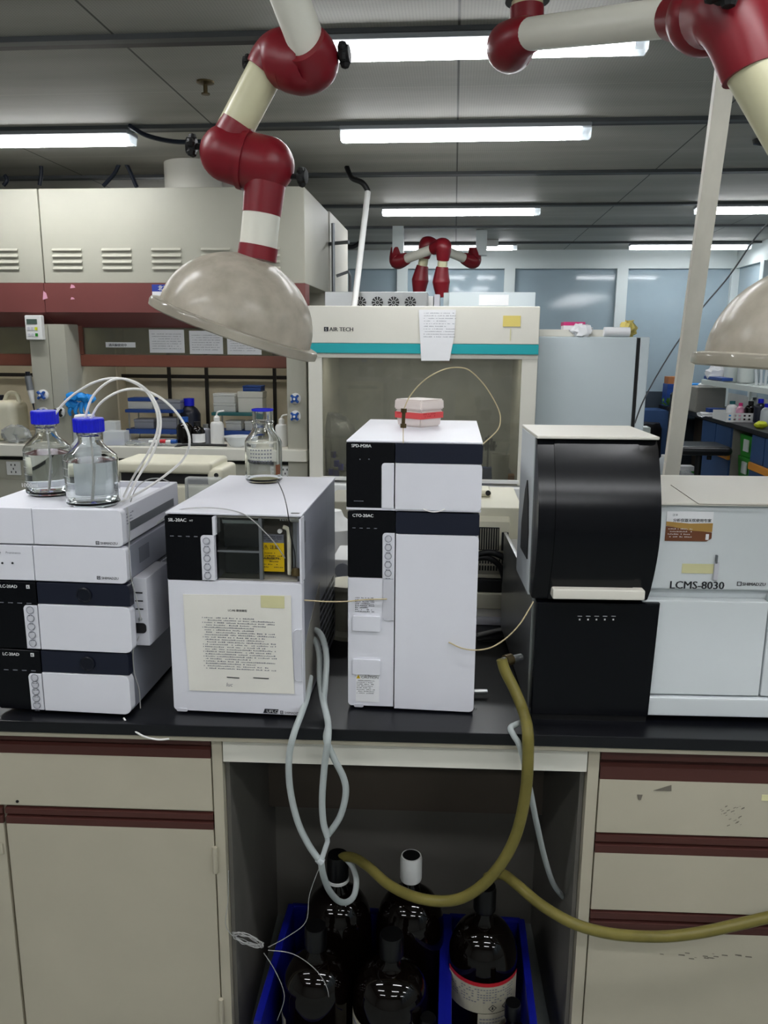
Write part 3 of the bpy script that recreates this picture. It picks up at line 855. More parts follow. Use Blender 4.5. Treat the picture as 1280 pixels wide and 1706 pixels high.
# ------------------------------------------------------------------ fridge
YR = 4.75
x0, x1, x2 = P(894, 640, y=YR).x, P(1057, 640, y=YR).x, P(1072, 640, y=YR).x
zt = P(980, 561, y=YR).z
t = thing('fridge', 'pale grey fridge seen from its side, right of the clean bench', 'fridge', (x0, YR, 0))
MB().box(0, x1 - x0, 0, .58, .06, zt, .008).build('body', 'fridge_grey', t)
MB().box(x1 - x0, x1 - x0 + .02, .01, .57, .06, zt - .005).build('door_gasket', 'black_rubber', t)
MB().box(x1 - x0 + .02, x2 - x0 + .02, 0, .58, .06, zt, .006).build('door', 'fridge_grey', t)
MB().box(x2 - x0 + .02, x2 - x0 + .028, .04, .54, .5, zt - .2, .002).build('door_magnet_sheet', 'paper_white', t)
for x in (.05, x1 - x0 - .05):
    for y in (.05, .5): MB().cyl((x, y, 0), (x, y, .06), .02, n=12).build('foot', 'black_rubber', t)
fz = zt; o = Vector((x0, YR, 0))
a = P(896, 549, y=YR + .05); b = P(1040, 549, y=YR + .05)
t = thing('foam_board', 'cream board lying along the fridge top', 'board', (a.x, YR + .05, fz))
MB().box(0, b.x - a.x, 0, .3, 0, P(960, 549, y=YR + .05).z - fz, .004).build('slab', 'cream_light', t)
zb = P(960, 549, y=YR + .05).z
p = P(938, 549, y=YR + .15); q = P(974, 537, y=YR + .15)
t = thing('glove_box', 'magenta and white carton on the cream board of the fridge', 'carton', (p.x, YR + .12, zb))
MB().box(0, q.x - p.x, 0, .12, 0, q.z - zb, .003).build('carton_body', 'paper_white', t)
MB().box(-.001, q.x - p.x + .001, -.001, .121, (q.z - zb) * .55, (q.z - zb) + .001).build('printed_band', 'pink', t)
p = P(970, 555, y=YR - .0)
g = MB().ball((p.x, YR + .02, fz + .035), .045, (1.4, .45, .75), 14).rough(.012, 0, 6)
solo('crumpled_paper', g, 'paper_white', 'crumpled white paper at the front edge of the fridge top', 'paper', ang=15)
a = P(1007, 553, y=YR + .02); b = P(1050, 553, y=YR + .02)
t = thing('paper_roll', 'white paper roll lying on the fridge top', 'roll', (a.x, YR + .03, fz))
MB().cyl((0, 0, .028), (b.x - a.x, 0, .028), .027).build('roll', 'paper_white', t)
p = P(1048, 552, y=YR + .08)
solo('yellow_bag', MB().ball((p.x + .0, YR + .1, fz + .045), .06, (.8, .6, .85), 14).rough(.012, 0, 8), 'yellow_paper', 'crumpled yellow bag at the fridge top corner', 'bag', ang=15)
p = P(1070, 712, y=YR + .9)
solo('paper_bin', MB().box(p.x - .04, p.x + .06, p.y, p.y + .12, 0, p.z, .004), 'white_bin', 'white slotted bin standing on the floor behind the fridge door', 'bin')

# ------------------------------------------------------------------ far right bench, chair, clutter
BZ = .85
p = P(1168, 690, z=BZ); XB = p.x + .03
yA, yB_ = 6.2, 9.44
t = thing('blue_side_bench', 'blue cabinets with orange handles under a black worktop at the glass wall', 'bench', (XB, yA, 0))
Lb = yB_ - yA; WR = XR - .05 - XB
MB().box(-.04, WR, 0, Lb, BZ - .04, BZ, .004).build('worktop', 'black_matte', t)


def seg(y0, y1, name='cabinet'):
    c = MB().box(.0, WR, y0, y1, 0, BZ - .04).build(name, 'cab_blue', t)
    g = MB(); zz = BZ - .29
    n_ = 2
    for k in range(n_): g.box(-.015, 0, y0 + (y1 - y0) * k / n_ + .01, y0 + (y1 - y0) * (k + 1) / n_ - .01, zz + .02, BZ - .05)
    g.box(-.015, 0, y0 + .01, y1 - .01, .08, zz - .05)
    g.build('cabinet_door', 'cab_blue', c)
    MB().box(-.03, 0, y0 + .01, y1 - .01, zz - .045, zz + .015, .008).build('handle', 'cab_orange', c)


yk = lambda px: (P(px, 740, x=XB).y - yA)
y_a, y_b, y_c, y_d = yk(1255), yk(1220), yk(1170), yk(1150)
seg(.0, y_a); seg(y_b, min(y_c, Lb - .4))
MB().box(WR - .05, WR, y_a, y_b, 0, BZ - .04).build('rear_panel', 'panel_grey', t)
MB().box(0.02, WR, y_a, y_b, 0, .2).build('bay_shelf', 'panel_grey', t)
MB().box(0, WR, y_b - .012, y_b - .001, 0, BZ - .04).build('end_panel', 'panel_grey', t)
MB().box(.3, WR, min(y_c, Lb - .4), Lb, 0, BZ - .04).build('corner_panel', 'panel_dark', t)
ymid = yA + (y_a + y_b) / 2; wbin = (y_b - y_a) * .74
for k in range(3):
    tt = thing('green_crate', ['lowest green crate of the stack under the blue bench', 'green crate in the middle of the stack under the blue bench', 'topmost green crate under the blue bench'][k], 'crate', (XB + .15, ymid - .02, .2 + .19 * k), 0, 'green crates under the blue bench')
    MB().prism([(-.1, 0), (.12, 0), (.13, .185), (-.12, .185)], 'y', -wbin / 2, wbin / 2, .006).build('crate_body', 'bin_green', tt)
    MB().box(-.128, -.118, -wbin * .15, wbin * .15, .05, .15).build('white_mark', 'white_bin', tt)
# return of bench along the far wall
a = P(1110, 690, y=9.1)
t = thing('blue_corner_bench', 'small blue corner bench along the far glass wall behind the pole', 'bench', (a.x, 9.05, 0))
MB().box(0, XB - a.x - .06, 0, .4, BZ - .04, BZ, .003).build('worktop', 'black_matte', t)
MB().box(.02, XB - a.x - .45, .02, .4, 0, BZ - .04).build('cabinet', 'cab_blue', t)


def at(px, py, y): return P(px, py, y=y)


def boxat(name, pa, pb, y, dep, m, lab, cat, z0=BZ, b=.004):
    a = at(*pa, y); q = at(*pb, y)
    return solo(name, MB().box(a.x, q.x, y, y + dep, z0, q.z, b), m, lab, cat)


o_ = boxat('blue_box', (1112, 650), (1140, 640), 9.12, .2, 'rack_blue', 'blue box with brown book on it, on the corner bench behind the pole', 'box')
a = at(1112, 640, 9.12); b = at(1140, 628, 9.12)
solo('brown_book', MB().box(a.x + .01, b.x, 9.13, 9.3, a.z, b.z, .004), 'card_brown', 'brown book on top of the blue box behind the pole', 'book')
p = at(1120, 663, 9.08); g = MB()
for k in range(26):
    a = RND.uniform(0, 6.28); r_ = RND.uniform(.02, .1); z_ = RND.uniform(0, .06)
    c = Vector((p.x + r_ * math.cos(a), 9.1 + r_ * .2 * math.sin(a), BZ + z_)); d = Vector((RND.uniform(-.03, .03), RND.uniform(-.02, .02), RND.uniform(.01, .04)))
    g.quad(c, c + d + Vector((.012, 0, 0)), c + d * 2, c + d - Vector((.012, 0, 0)))
solo('green_plant', g, 'foliage', 'small green leafy plant on the corner bench', 'plant')
a = at(1126, 670, 8.95)
solo('paper_sheet', MB().prism([(a.x, a.z), (a.x + .12, a.z - .02), (a.x + .24, a.z + .005), (a.x + .2, a.z + .08), (a.x + .02, a.z + .06)], 'y', 9.0, 9.003), 'paper_white', 'white paper hanging at the bench corner behind the pole', 'paper')

Y1 = 8.3
a = at(1159, 674, Y1); b = at(1212, 645, Y1)
t = thing('grey_bench_box', 'grey beige box standing on the blue bench below the shelf', 'box', (a.x, Y1, BZ))
MB().box(0, b.x - a.x, 0, .35, 0, b.z - BZ, .02).build('casing', 'panel_grey', t)
MB().ball((.12, .1, b.z - BZ + .01), .07, (1.2, .9, .5), 14).build('white_lid', 'white_plastic', t)
# shelf
Y2 = 8.2; a = at(1172, 640, Y2); b = at(1300, 640, Y2 - 1.4)
zs = at(1230, 637, Y2).z
t = thing('wire_shelf', 'white wire shelf over the blue bench under the right dome', 'shelf', (a.x, Y2, BZ))
g = MB()
for k in range(7): g.tube([(0 + .07 * k, 0, zs - BZ), (.07 * k, -2.0, zs - BZ)], .008, 6, 0)
for k in range(14): g.tube([(-.01, -.15 * k, zs - BZ + .004), (.46, -.15 * k, zs - BZ + .004)], .006, 6, 0)
g.box(-.02, .0, -2.0, 0, zs - BZ - .02, zs - BZ + .025)
g.build('wire_deck', 'white_bin', t)
for y in (-.02, -1.0, -1.98): MB().box(.44, .46, y - .012, y + .012, 0, zs - BZ).build('upright', 'white_bin', t)
for k, (pa, y, r, h, m_, nm, lab) in enumerate((
        ((1218, 640), 8.0, .07, .16, 'white_bin', 'white_canister', 'white canister on the wire shelf, left of its pair'),
        ((1242, 640), 7.8, .075, .17, 'white_bin', 'white_canister', 'white canister on the wire shelf, right of its pair'),
        ((1208, 640), 8.1, .035, .15, 'white_plastic', 'small_jar', 'narrow white jar with dark lid on the wire shelf'))):
    p = at(*pa, y)
    t = thing(nm, lab, 'canister', (p.x, y, zs + .012))
    MB().lathe([(0, 0), (r * .9, 0), (r, .01), (r, h), (0, h)], n=24).build('body', m_, t)
    MB().lathe([(r * 1.03, h), (r * 1.03, h + .015), (0, h + .016)], n=24).build('lid', 'white_plastic' if k < 2 else 'panel_dark', t)
p = at(1193, 618, 8.12)
solo('crumpled_paper', MB().ball((p.x, 8.12, zs + .09), .08, (1.2, .7, .9), 14).rough(.02, 0, 3), 'paper_white', 'white crumpled paper lying on the wire shelf end', 'paper', ang=15)
a = at(1170, 632, 8.3)
solo('blue_tray', MB().box(a.x, a.x + .1, 7.7, 8.25, zs + .03, zs + .06, .005), 'rack_blue', 'blue tray at the left end of the wire shelf', 'tray')
a = at(1150, 640, 8.7)
solo('light_blue_folder', MB().box(a.x, a.x + .22, 8.72, 8.98, BZ, a.z, .004), 'glove_blue', 'light blue folder stack between pole and wire shelf', 'folder')
for k in range(6):
    p = at(1262 + 5 * k, 632, 7.4)
    t = thing('glass_cylinder', 'thin glass tube on the wire shelf end, %s from the canisters' % ['first', 'second', 'third', 'fourth', 'fifth', 'sixth'][k], 'glassware', (p.x, 7.4 - .03 * k, zs + .012), 0, 'glass tubes on the wire shelf')
    MB().cyl((0, 0, 0), (.01 * k - .02, 0, .13 + .015 * (k % 3)), .012, n=12).build('glass_wall', 'frost', t)
# bench bottles
for (px, r, h, bm, cm, lab, y) in ((1219, .05, .16, 'white_plastic', 'rack_teal', 'white bottle with teal cap standing in the white basket', 7.55),
                               (1233, .035, .15, 'pale_pink', 'pink', 'pink bottle in the white basket', 7.45),
                               (1250, .05, .17, 'brown_glass', 'black_rubber', 'dark bottle in the white basket', 7.4),
                               (1266, .05, .2, 'navy_band', 'cap_blue', 'dark blue bottle beside the white basket', 7.25),
                               (1278, .05, .17, 'frost', 'cap_blue', 'clear bottle with blue cap at the right frame edge', 7.1)):
    p = at(px, 690, y); reagent(0, 0, r, h, cm, lab, None, bm, BZ + .01, (p.x, y, 0))
p = at(1213, 690, 7.3); q = at(1262, 690, 7.3)
t = thing('white_basket', 'white perforated basket on the blue bench', 'basket', (p.x, 7.3, BZ))
W_ = q.x - p.x
g = MB().box(0, W_, 0, .008, 0, .018).box(0, W_, 0, .008, .034, .05).box(0, W_, 0, .008, .066, .08)
for k in range(7): g.box(W_ * k / 6 - .01, W_ * k / 6 + .01, -.001, .009, 0, .08)
g.box(-.004, .004, 0, .4, 0, .08).box(W_ - .004, W_ + .004, 0, .4, 0, .08).box(0, W_, .39, .4, 0, .08)
g.build('basket_wall', 'white_plastic', t)
p = at(1210, 684, 7.5); g = MB().ball((p.x, 7.42, BZ + .025), .03, (1.6, 1, .9), 14)
solo('blue_cloth', g.rough(.005, 0, 3), 'glove_blue', 'bright blue cloth beside the white basket', 'cloth')
p = at(1182, 680, 7.9)
solo('paper_sheet', MB().box(p.x - .08, p.x + .08, 7.85, 8.0, BZ, BZ + .03).rough(.008, 3, 2), 'paper_white', 'small white paper on the blue bench edge', 'paper', ang=15)
p = at(1196, 676, 8.1)
solo('blue_rack', MB().box(p.x - .08, p.x + .08, 8.08, 8.2, BZ, BZ + .06, .004), 'rack_blue', 'low blue tube rack in front of the grey box', 'rack')
p = at(1268, 706, 6.75)
solo('yellow_sponge', MB().ball((p.x, 6.75, BZ + .03), .04, (1.3, 1, .75), 14).rough(.006, 0, 3), 'lime', 'yellow sponge on the blue bench edge', 'sponge')
# white bags on the floor below
for px, py, y, s_, lab in ((1210, 792, 8.1, .2, 'pale plastic bag on the floor before the blue cabinets'), (1265, 790, 6.95, .16, 'clear plastic bag at the right frame edge on the floor')):
    p = at(px, py, y)
    solo('plastic_bag', MB().ball((min(p.x, XB - s_ * 1.3), y - .25, s_ * .85), s_, (1.1, .8, .8), 18).rough(.02, 0, 4), 'film', lab, 'bag', ang=15)
# chair
p = P(1172, 745, z=.48); yc = 7.2; p = at(1166, 745, yc)
t = thing('office_chair', 'black upholstered swivel chair behind the leaning pole', 'chair', (p.x, yc, 0))
zs_ = p.z
MB().box(-.22, .22, -.22, .22, zs_ - .05, zs_ + .03, .04, 4).build('seat', 'leather', t)
MB().cyl((0, 0, .09), (0, 0, zs_ - .04), .028).build('column', 'black_matte', t)
MB().box(-.25, -.2, -.17, .17, zs_ + .12, zs_ + .47, .025, 3).build('backrest', 'leather', t)
MB().tube([(-.1, 0, zs_ - .05), (-.26, 0, zs_ - .03), (-.265, 0, zs_ + .2)], .02, 8, 5).build('back_bracket', 'black_matte', t)
MB().cyl((.07, -.06, zs_ - .06), (.07, -.06, zs_ - .1), .02).build('lever', 'black_matte', t)
for k in range(5):
    a = 2 * math.pi * k / 5; g = MB().tube([(0, 0, .1), (.26 * math.cos(a), .26 * math.sin(a), .06)], .02, 8, 0).build('leg', 'black_matte', t)
    MB().ball((.26 * math.cos(a), .26 * math.sin(a), .03), .03, (1, 1, 1), 12).build('caster', 'black_rubber', t)
# water bottle and carton on the floor
p = at(1106, 775, 8.45)
t = thing('water_bottle', 'large clear bottle with red band standing on the floor by the black chair', 'bottle', (p.x, 8.45, 0))
MB().lathe([(0, 0), (.1, 0), (.11, .02), (.11, .22), (.06, .34), (.03, .38), (0, .38)], n=28).build('body', 'frost', t)
MB().lathe([(.112, .1), (.112, .18)], n=28).build('bottle_label', 'red_label', t); MB().lathe([(.032, .37), (.032, .4), (0, .4)], n=16).build('cap', 'white_plastic', t)
p = at(1145, 790, 8.3)
t = thing('drink_carton', 'white and green carton under the black chair', 'carton', (p.x - .02, 8.4, 0))
MB().box(-.1, .1, -.06, .06, 0, .3, .004).build('carton_body', 'paper_white', t); MB().box(-.101, .101, -.062, -.05, .18, .25).build('printed_band', 'bin_green', t)
p = at(1096, 700, 8.9)
g = MB().lathe([(0, .012), (.2, .012), (.25, .3), (.26, .62), (.22, .68), (.0, .7)], (at(1062, 720, 9.0).x, 9.0, 0), 24).rough(.01, 0, 2)
solo('black_bag', g, 'black_matte', 'big black rubbish bag slumped at the far wall behind the fridge', 'bag')

# ------------------------------------------------------------------ far extraction arms
YF = 7.62


def far_arm(pm, pts, label, dy):
    top = P(*pm, y=YF + dy)
    t = thing('extraction_arm', label, 'fume extraction arm', (top.x, YF + dy, CZ), 0, 'fume extraction arms')
    o = Vector(t.location); v = [P(x, y, y=YF + dy - (.35 if i == 1 else .3 if i > 1 else 0)) - o for i, (x, y) in enumerate(pts)]
    MB().box(-.05, .05, -.05, .05, v[0].z + .06, 0).build('ceiling_post', 'alu_frame', t)
    rr = .06
    prev = v[0] + Vector((0, 0, 1))
    for i, q in enumerate(v[:3]):
        a_ = (prev - q).normalized() * .13; b_ = (v[i + 1] - q).normalized() * .13
        MB().tube([q + a_, q + a_ * .45, q + (a_ + b_) * .1, q + b_ * .45, q + b_], [rr * .86, rr * 1.1, rr * 1.3, rr * 1.1, rr * .86], 18, 5).build('joint', 'arm_red', t); prev = q
    MB().tube([v[0], v[1]], rr * .7, 16, 0).build('arm_tube', 'arm_white', t)
    MB().tube([v[1], v[2]], rr * .72, 16, 0).build('arm_tube', 'arm_cream', t)
    MB().tube([v[2], v[3]], rr * .75, 16, 0).build('arm_end', 'arm_red', t)


far_arm((664, 384), [(661, 437), (740, 408), (735, 470), (737, 494)], 'distant red-jointed extraction arm, its cream tube in front of the other', 0)
far_arm((803, 384), [(790, 437), (711, 405), (700, 467), (699, 483)], 'distant red-jointed extraction arm hanging behind its neighbour', .25)
p = P(815, 404, y=8.7)
solo('ceiling_sensor', MB().box(p.x - .09, p.x + .09, 8.55, 8.62, p.z - .05, CZ, .006), 'white_plastic', 'small white box under the ceiling beyond the distant arms', 'sensor')

# ------------------------------------------------------------------ near extraction arms
def dome(parent, base, axis, rad, h, neck):
    """open dome, its rim at base, opening along -axis"""
    q = Vector((0, 0, 1)).rotation_difference(axis)
    out = []
    for k in range(15):
        a = R(90 * k / 14); out.append((max(rad * math.cos(a), neck), h * math.sin(a)))
    out = [p for i, p in enumerate(out) if i == 0 or p[0] > neck]
    out.append((neck, out[-1][1] + .004))
    th = .004
    prof = [(rad, 0)] + out + [(neck - th, out[-1][1])] + [(r - th, z - th) for r, z in reversed(out[:-1])] + [(rad - th, 0), (rad, 0)]
    MB().lathe(prof, base, 56, q).build('dome', 'dirty_dome', parent)
    rim = [(rad - .006, .001), (rad + .006, .003), (rad + .018, 0), (rad + .021, -.006), (rad + .02, -.018), (rad + .012, -.021), (rad + .012, -.008), (rad, -.006), (rad - .006, .001)]
    MB().lathe(rim, base, 64, q).build('dome_rim', 'rim_plastic', parent)


YA = 1.86
ax = (P(432, 418, y=YA) - P(393, 545, y=YA)).normalized()
base = P(394, 541, y=YA)
t = thing('extraction_arm', 'red jointed extraction arm with large dusty dome above the open glass bottle', 'fume extraction arm', (P(330, -180, y=YA - .3).x, YA - .3, CZ), 0, 'fume extraction arms')
o = Vector(t.location)
k = lambda px, py, y=YA: P(px, py, y=y) - o
rt = .042
dome(t, base - o, ax, .178, .158, .047)
MB().tube([k(428, 432), k(431, 410)], rt * 1.06, 28, 0).build('dome_collar', 'arm_red', t)
MB().tube([k(430, 416), k(436.2, 356)], rt, 28, 0).build('arm_tube', 'arm_white', t)
j1 = MB().tube([k(436, 357), k(445, 276)], [rt * 1.025, rt * 1.12], 32, 0)
j1.tube([k(408, 266), k(446, 275)], rt * 1.42, 36, 0).ball(k(446, 275), rt * 1.42, (1, 1, 1), 32)
j1.build('joint', 'arm_red', t)
j2 = MB().tube([k(408, 266), k(378, 256)], rt * 1.42, 36, 0).ball(k(378, 256), rt * 1.42, (1, 1, 1), 32)
j2.tube([k(378, 254), k(402, 209)], [rt * 1.15, rt * 1.08], 32, 0)
j2.build('joint', 'arm_red', t)
MB().tube([k(404, 264.8), k(413, 267.2)], rt * 1.53, 28, 0).build('joint_flange', 'arm_red', t)
MB().tube([k(388, 222), k(446, 112)], rt * .93, 28, 0).build('arm_tube', 'arm_cream', t)
j3 = MB().tube([k(440, 124), k(456, 102, YA), k(470, 98, YA - .01), k(488, 104, YA - .02)], [rt * 1.05, rt * 1.2, rt * 1.42, rt * 1.42], 28, 7)
j3.build('joint', 'arm_red', t)
j4 = MB().tube([k(486, 104, YA - .02), k(505, 108, YA - .03), k(522, 104, YA - .04), k(519, 88, YA - .06), k(509, 72, YA - .08)], [rt * 1.42, rt * 1.42, rt * 1.3, rt * 1.2, rt * 1.06], 28, 7)
j4.build('joint', 'arm_red', t)
e = Vector((0, 0, -.05))
MB().tube([k(516, 84, YA - .06), e], rt * .93, 28, 0).build('arm_tube', 'arm_white', t)
MB().lathe([(.09, 0), (.09, -.02), (.06, -.05), (.055, -.08), (0, -.09)], n=32).build('ceiling_mount', 'arm_white', t)


def knob(parent, p, d, s=1.0):
    d = d.normalized(); g = MB().tube([p, p + d * .026 * s], .006 * s, 8, 0)
    q = Vector((0, 0, 1)).rotation_difference(d)
    for a in range(5):
        c = p + d * .03 * s + q @ Vector((.014 * s * math.cos(a * 1.2566), .014 * s * math.sin(a * 1.2566), 0)); g.ball(c, .009 * s, (1, 1, 1), 8)
    g.lathe([(0, .022 * s), (.015 * s, .022 * s), (.015 * s, .04 * s), (0, .041 * s)], p, 14, q)
    g.build('clamp_knob', 'black_rubber', parent)


knob(t, k(346, 246), Vector((-1, -.1, .1)), 1.15); knob(t, k(482, 294), Vector((1, -.15, -.05)), 1.0)
knob(t, k(546, 96, YA - .04), Vector((1, -.1, .1)), 1.2); knob(t, k(430, 106), Vector((-1, 0, .1)), .8)

YB = 2.12
top = P(879, -60, y=YB)
t = thing('extraction_arm', 'red jointed extraction arm crossing the brightest lamp, dome at the right frame edge', 'fume extraction arm', (top.x, YB, CZ), 0, 'fume extraction arms')
o = Vector(t.location); rt = .042
MB().tube([(0, 0, 0), k(878, 30, YB)], rt * .88, 28, 0).build('ceiling_post', 'arm_cream', t)
MB().tube([k(879, 3, YB), k(879, 0, YB) + Vector((0, 0, .012))], rt * 1.25, 28, 0).build('mount_ring', 'black_matte', t)
MB().tube([k(878, 12, YB), k(877, 42, YB), k(868, 62, YB), k(852, 80, YB - .02)], [rt * .95, rt * .95, rt * 1.1, rt * 1.28], 28, 7).tube([k(852, 80, YB - .0), k(850, 77, YB - .07), k(866, 64, YB - .12), k(888, 56, YB - .15)], [rt * 1.32, rt * 1.28, rt * 1.05, rt * .86], 28, 7).build('joint', 'arm_red', t)
MB().tube([k(882, 57, YB - .15), k(1130, 28, 1.62)], rt * .79, 28, 0).build('arm_tube', 'arm_white', t)
MB().tube([k(1122, 29, 1.63), k(1165, 26, 1.56), k(1190, 28, 1.53)], [rt * .9, rt * 1.0, rt * 1.2], 28, 7).ball(k(1180, 26, 1.54), rt * 1.5, (1.1, 1, 1), 24).build('joint', 'arm_red', t)
MB().tube([k(1185, 20, 1.5), k(1212, 20, 1.45), k(1234, 60, 1.43), k(1252, 122, 1.42)], [rt * 1.3, rt * 1.35, rt * 1.2, rt * 1.05], 28, 7).build('joint', 'arm_red', t)
MB().tube([k(1246, 100, 1.42), k(1385, 345, 1.42)], rt * .95, 28, 0).build('arm_tube', 'arm_cream', t)
MB().tube([k(1375, 330, 1.42), k(1400, 378, 1.42), k(1385, 420, 1.42), k(1376, 452, 1.42)], [rt, rt * 1.35, rt * 1.3, rt], 24, 6).build('joint', 'arm_red', t)
knob(t, k(1190, 8, 1.42), Vector((0, -1, .2)), 1.6)
axr = Vector((.06, 0, 1)).normalized()
dome(t, k(1362, 600, 1.42), axr, .178, .158, .045)

# ------------------------------------------------------------------ the main bench
FB = ((0, 1.364, 0), R(2.5))
BT = .8; TH = .024
wt = thing('bench_worktop', 'long black laboratory worktop carrying the instruments', 'worktop', FB[0], FB[1])
MB().box(-1.6, 1.6, 0, 1.5, BT - TH, BT, .003).build('slab', 'worktop_black', wt)
MB().box(-1.6, 1.6, .006, .02, BT - TH - .01, BT - TH + .001).build('edge_strip', 'cream', wt)
b = lambda px, py, y=.022: L(px, py, FB, y=y)
UZ = BT - TH - .004


def cab(x0, x1, label):
    return thing('bench_cabinet', label, 'cabinet', Vector(FB[0]) + Matrix.Rotation(FB[1], 3, 'Z') @ Vector((x0, 0, 0)), FB[1])


# left cabinet
xl0, xl1, xl2 = b(0, 1500).x - .45, b(353, 1300).x, b(372, 1300).x
xm = b(22, 1500).x
t = cab(xl0, xl2, 'cream cabinet with one wide drawer and two doors, left of the knee space'); ox = xl0
z1, z2, z3, z4, z5 = b(180, 1226).z, b(180, 1258).z, b(180, 1346).z, b(180, 1348).z, b(180, 1376).z
MB().box(0, xl2 - ox, .03, .6, .02, UZ).build('carcass', 'cream', t)
MB().box(xl1 - ox + .003, xl2 - ox, .02, .03, .02, UZ).build('stile', 'cream', t)


def grip(x0, x1, z0, z1, par, y=.02):
    """maroon finger-pull profile: a groove between two lips"""
    h = z1 - z0
    MB().prism([(y + .008, z0), (y, z0), (y, z0 + h * .4), (y + .008, z0 + h * .46), (y + .008, z0 + h * .56), (y, z0 + h * .62), (y, z1 - .002), (y + .008, z1)], 'x', x0, x1).build('finger_pull', 'maroon', par)


d = MB().box(.004, xl1 - ox, .02, .03, z3 + .001, z2, .0015).build('drawer', 'cream', t); grip(.004, xl1 - ox, z2, UZ - .004, d)
MB().cyl((b(30, 1334).x - ox, .0185, b(30, 1334).z), (b(30, 1334).x - ox, .021, b(30, 1334).z), .003, n=10).build('screw_hole', 'black_matte', d)
for xa, xb, lk in ((.004, xm - ox - .003, 0), (xm - ox + .003, xl1 - ox, 1)):
    d = MB().box(xa, xb, .02, .03, .06, z5, .0015).build('door', 'cream', t); grip(xa, xb, z5, z4 - .002, d)
    if lk:
        for py in (1430, 1680):
            zz = b(355, py).z; MB().tube([(xb + .002, .017, zz - .028), (xb + .002, .017, zz + .028)], .005, 10, 0).build('hinge', 'cream', d)
    else:
        p = b(4, 1412); MB().box(p.x - ox - .012, p.x - ox + .004, .016, .02, p.z - .012, p.z + .012, .002).build('catch', 'cream', d)
# right cabinet
xr0, xr1, xr2 = b(978, 1300).x, b(999, 1300).x, b(1280, 1350).x + .4
t = cab(xr0, xr2, 'cream drawer cabinet with maroon finger pulls, right of the knee space'); ox = xr0
MB().box(0, xr2 - ox, .03, .6, .02, UZ).build('carcass', 'cream', t)
MB().box(0, xr1 - ox - .003, .02, .03, .02, UZ).build('stile', 'cream', t)
zr = [b(1140, q).z for q in (1266, 1301, 1392, 1424, 1521, 1553)]
d1 = MB().box(xr1 - ox, xr2 - ox - .01, .02, .03, zr[2] + .002, zr[1], .0015).build('drawer', 'cream', t); grip(xr1 - ox, xr2 - ox - .01, zr[1], UZ - .004, d1)
d2 = MB().box(xr1 - ox, xr2 - ox - .01, .02, .03, zr[4] + .002, zr[3], .0015).build('drawer', 'cream', t); grip(xr1 - ox, xr2 - ox - .01, zr[3], zr[2] - .002, d2)
d3 = MB().box(xr1 - ox, xr2 - ox - .01, .02, .03, .06, zr[5], .0015).build('door', 'cream', t); grip(xr1 - ox, xr2 - ox - .01, zr[5], zr[4] - .002, d3)
pp = [b(*q, y=.0192) for q in ((1089, 1317), (1119, 1308), (1119, 1318))]
MB().prism([(q.x - ox, q.z) for q in pp], 'y', .0188, .0196).build('torn_tape', 'stain', d1)
pp = [b(*q, y=.0192) for q in ((1062, 1324), (1071, 1324), (1068, 1333), (1064, 1332))]
MB().prism([(q.x - ox, q.z) for q in pp], 'y', .0188, .0196).build('torn_tape', 'stain', d1)
g = MB(); rr = random.Random(3)
for k in range(26):
    q = b(1200 + rr.uniform(0, 38), 1378 - rr.uniform(0, 34), y=.0192); s_ = rr.uniform(.001, .003)
    if abs((q.x * 1)) < 9: g.quad((q.x - ox, .0193, q.z), (q.x - ox + s_ * 2, .0193, q.z + s_), (q.x - ox + s_ * 2, .0193, q.z + s_ * 1.6), (q.x - ox, .0193, q.z + s_ * .6))
g.build('scuff_marks', 'stain', d1)
g = MB()
for k in range(16):
    q = b(1095 + rr.uniform(0, 150), 1592 + rr.uniform(-5, 10), y=.0192); s_ = rr.uniform(.002, .006)
    g.quad((q.x - ox, .0193, q.z), (q.x - ox + s_ * 2.2, .0193, q.z - s_ * .2), (q.x - ox + s_ * 2, .0193, q.z + s_ * .3), (q.x - ox, .0193, q.z + s_ * .4))
g.build('scuff_marks', 'stain', d3)
q = b(1275, 1329, y=.0192); MB().box(q.x - ox - .006, q.x - ox + .02, .0188, .0196, q.z - .006, q.z + .006).build('tape_piece', 'tape_yellow', d1)
# knee space
t = cab(xl2, xr0, 'dark open knee space with cream top rail between the two cabinets'); ox = xl2; W = xr0 - xl2
za = b(660, 1276).z
MB().box(.002, W - .002, .02, .04, za, UZ).build('top_rail', 'cream_light', t)
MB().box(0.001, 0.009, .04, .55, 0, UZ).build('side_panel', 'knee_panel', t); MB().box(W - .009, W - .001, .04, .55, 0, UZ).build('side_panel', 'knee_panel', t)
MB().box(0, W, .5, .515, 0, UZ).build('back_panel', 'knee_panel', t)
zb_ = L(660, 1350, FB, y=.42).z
MB().box(0.003, W - .003, .42, .44, zb_, UZ).build('shade_strip', 'panel_dark', t)  # dark strip standing in for the shade on the upper back panel

# ------------------------------------------------------------------ instruments
def slab(par, name, m, x0, x1, z0, z1, y0=0, y1=.02, r=.004, corners='abcd', b=.0012):
    return MB().prism(rrect(x0, x1, z0, z1, min(r, abs(x1 - x0) * .45, abs(z1 - z0) * .45), corners), 'y', y0, y1, b).build(name, m, par)


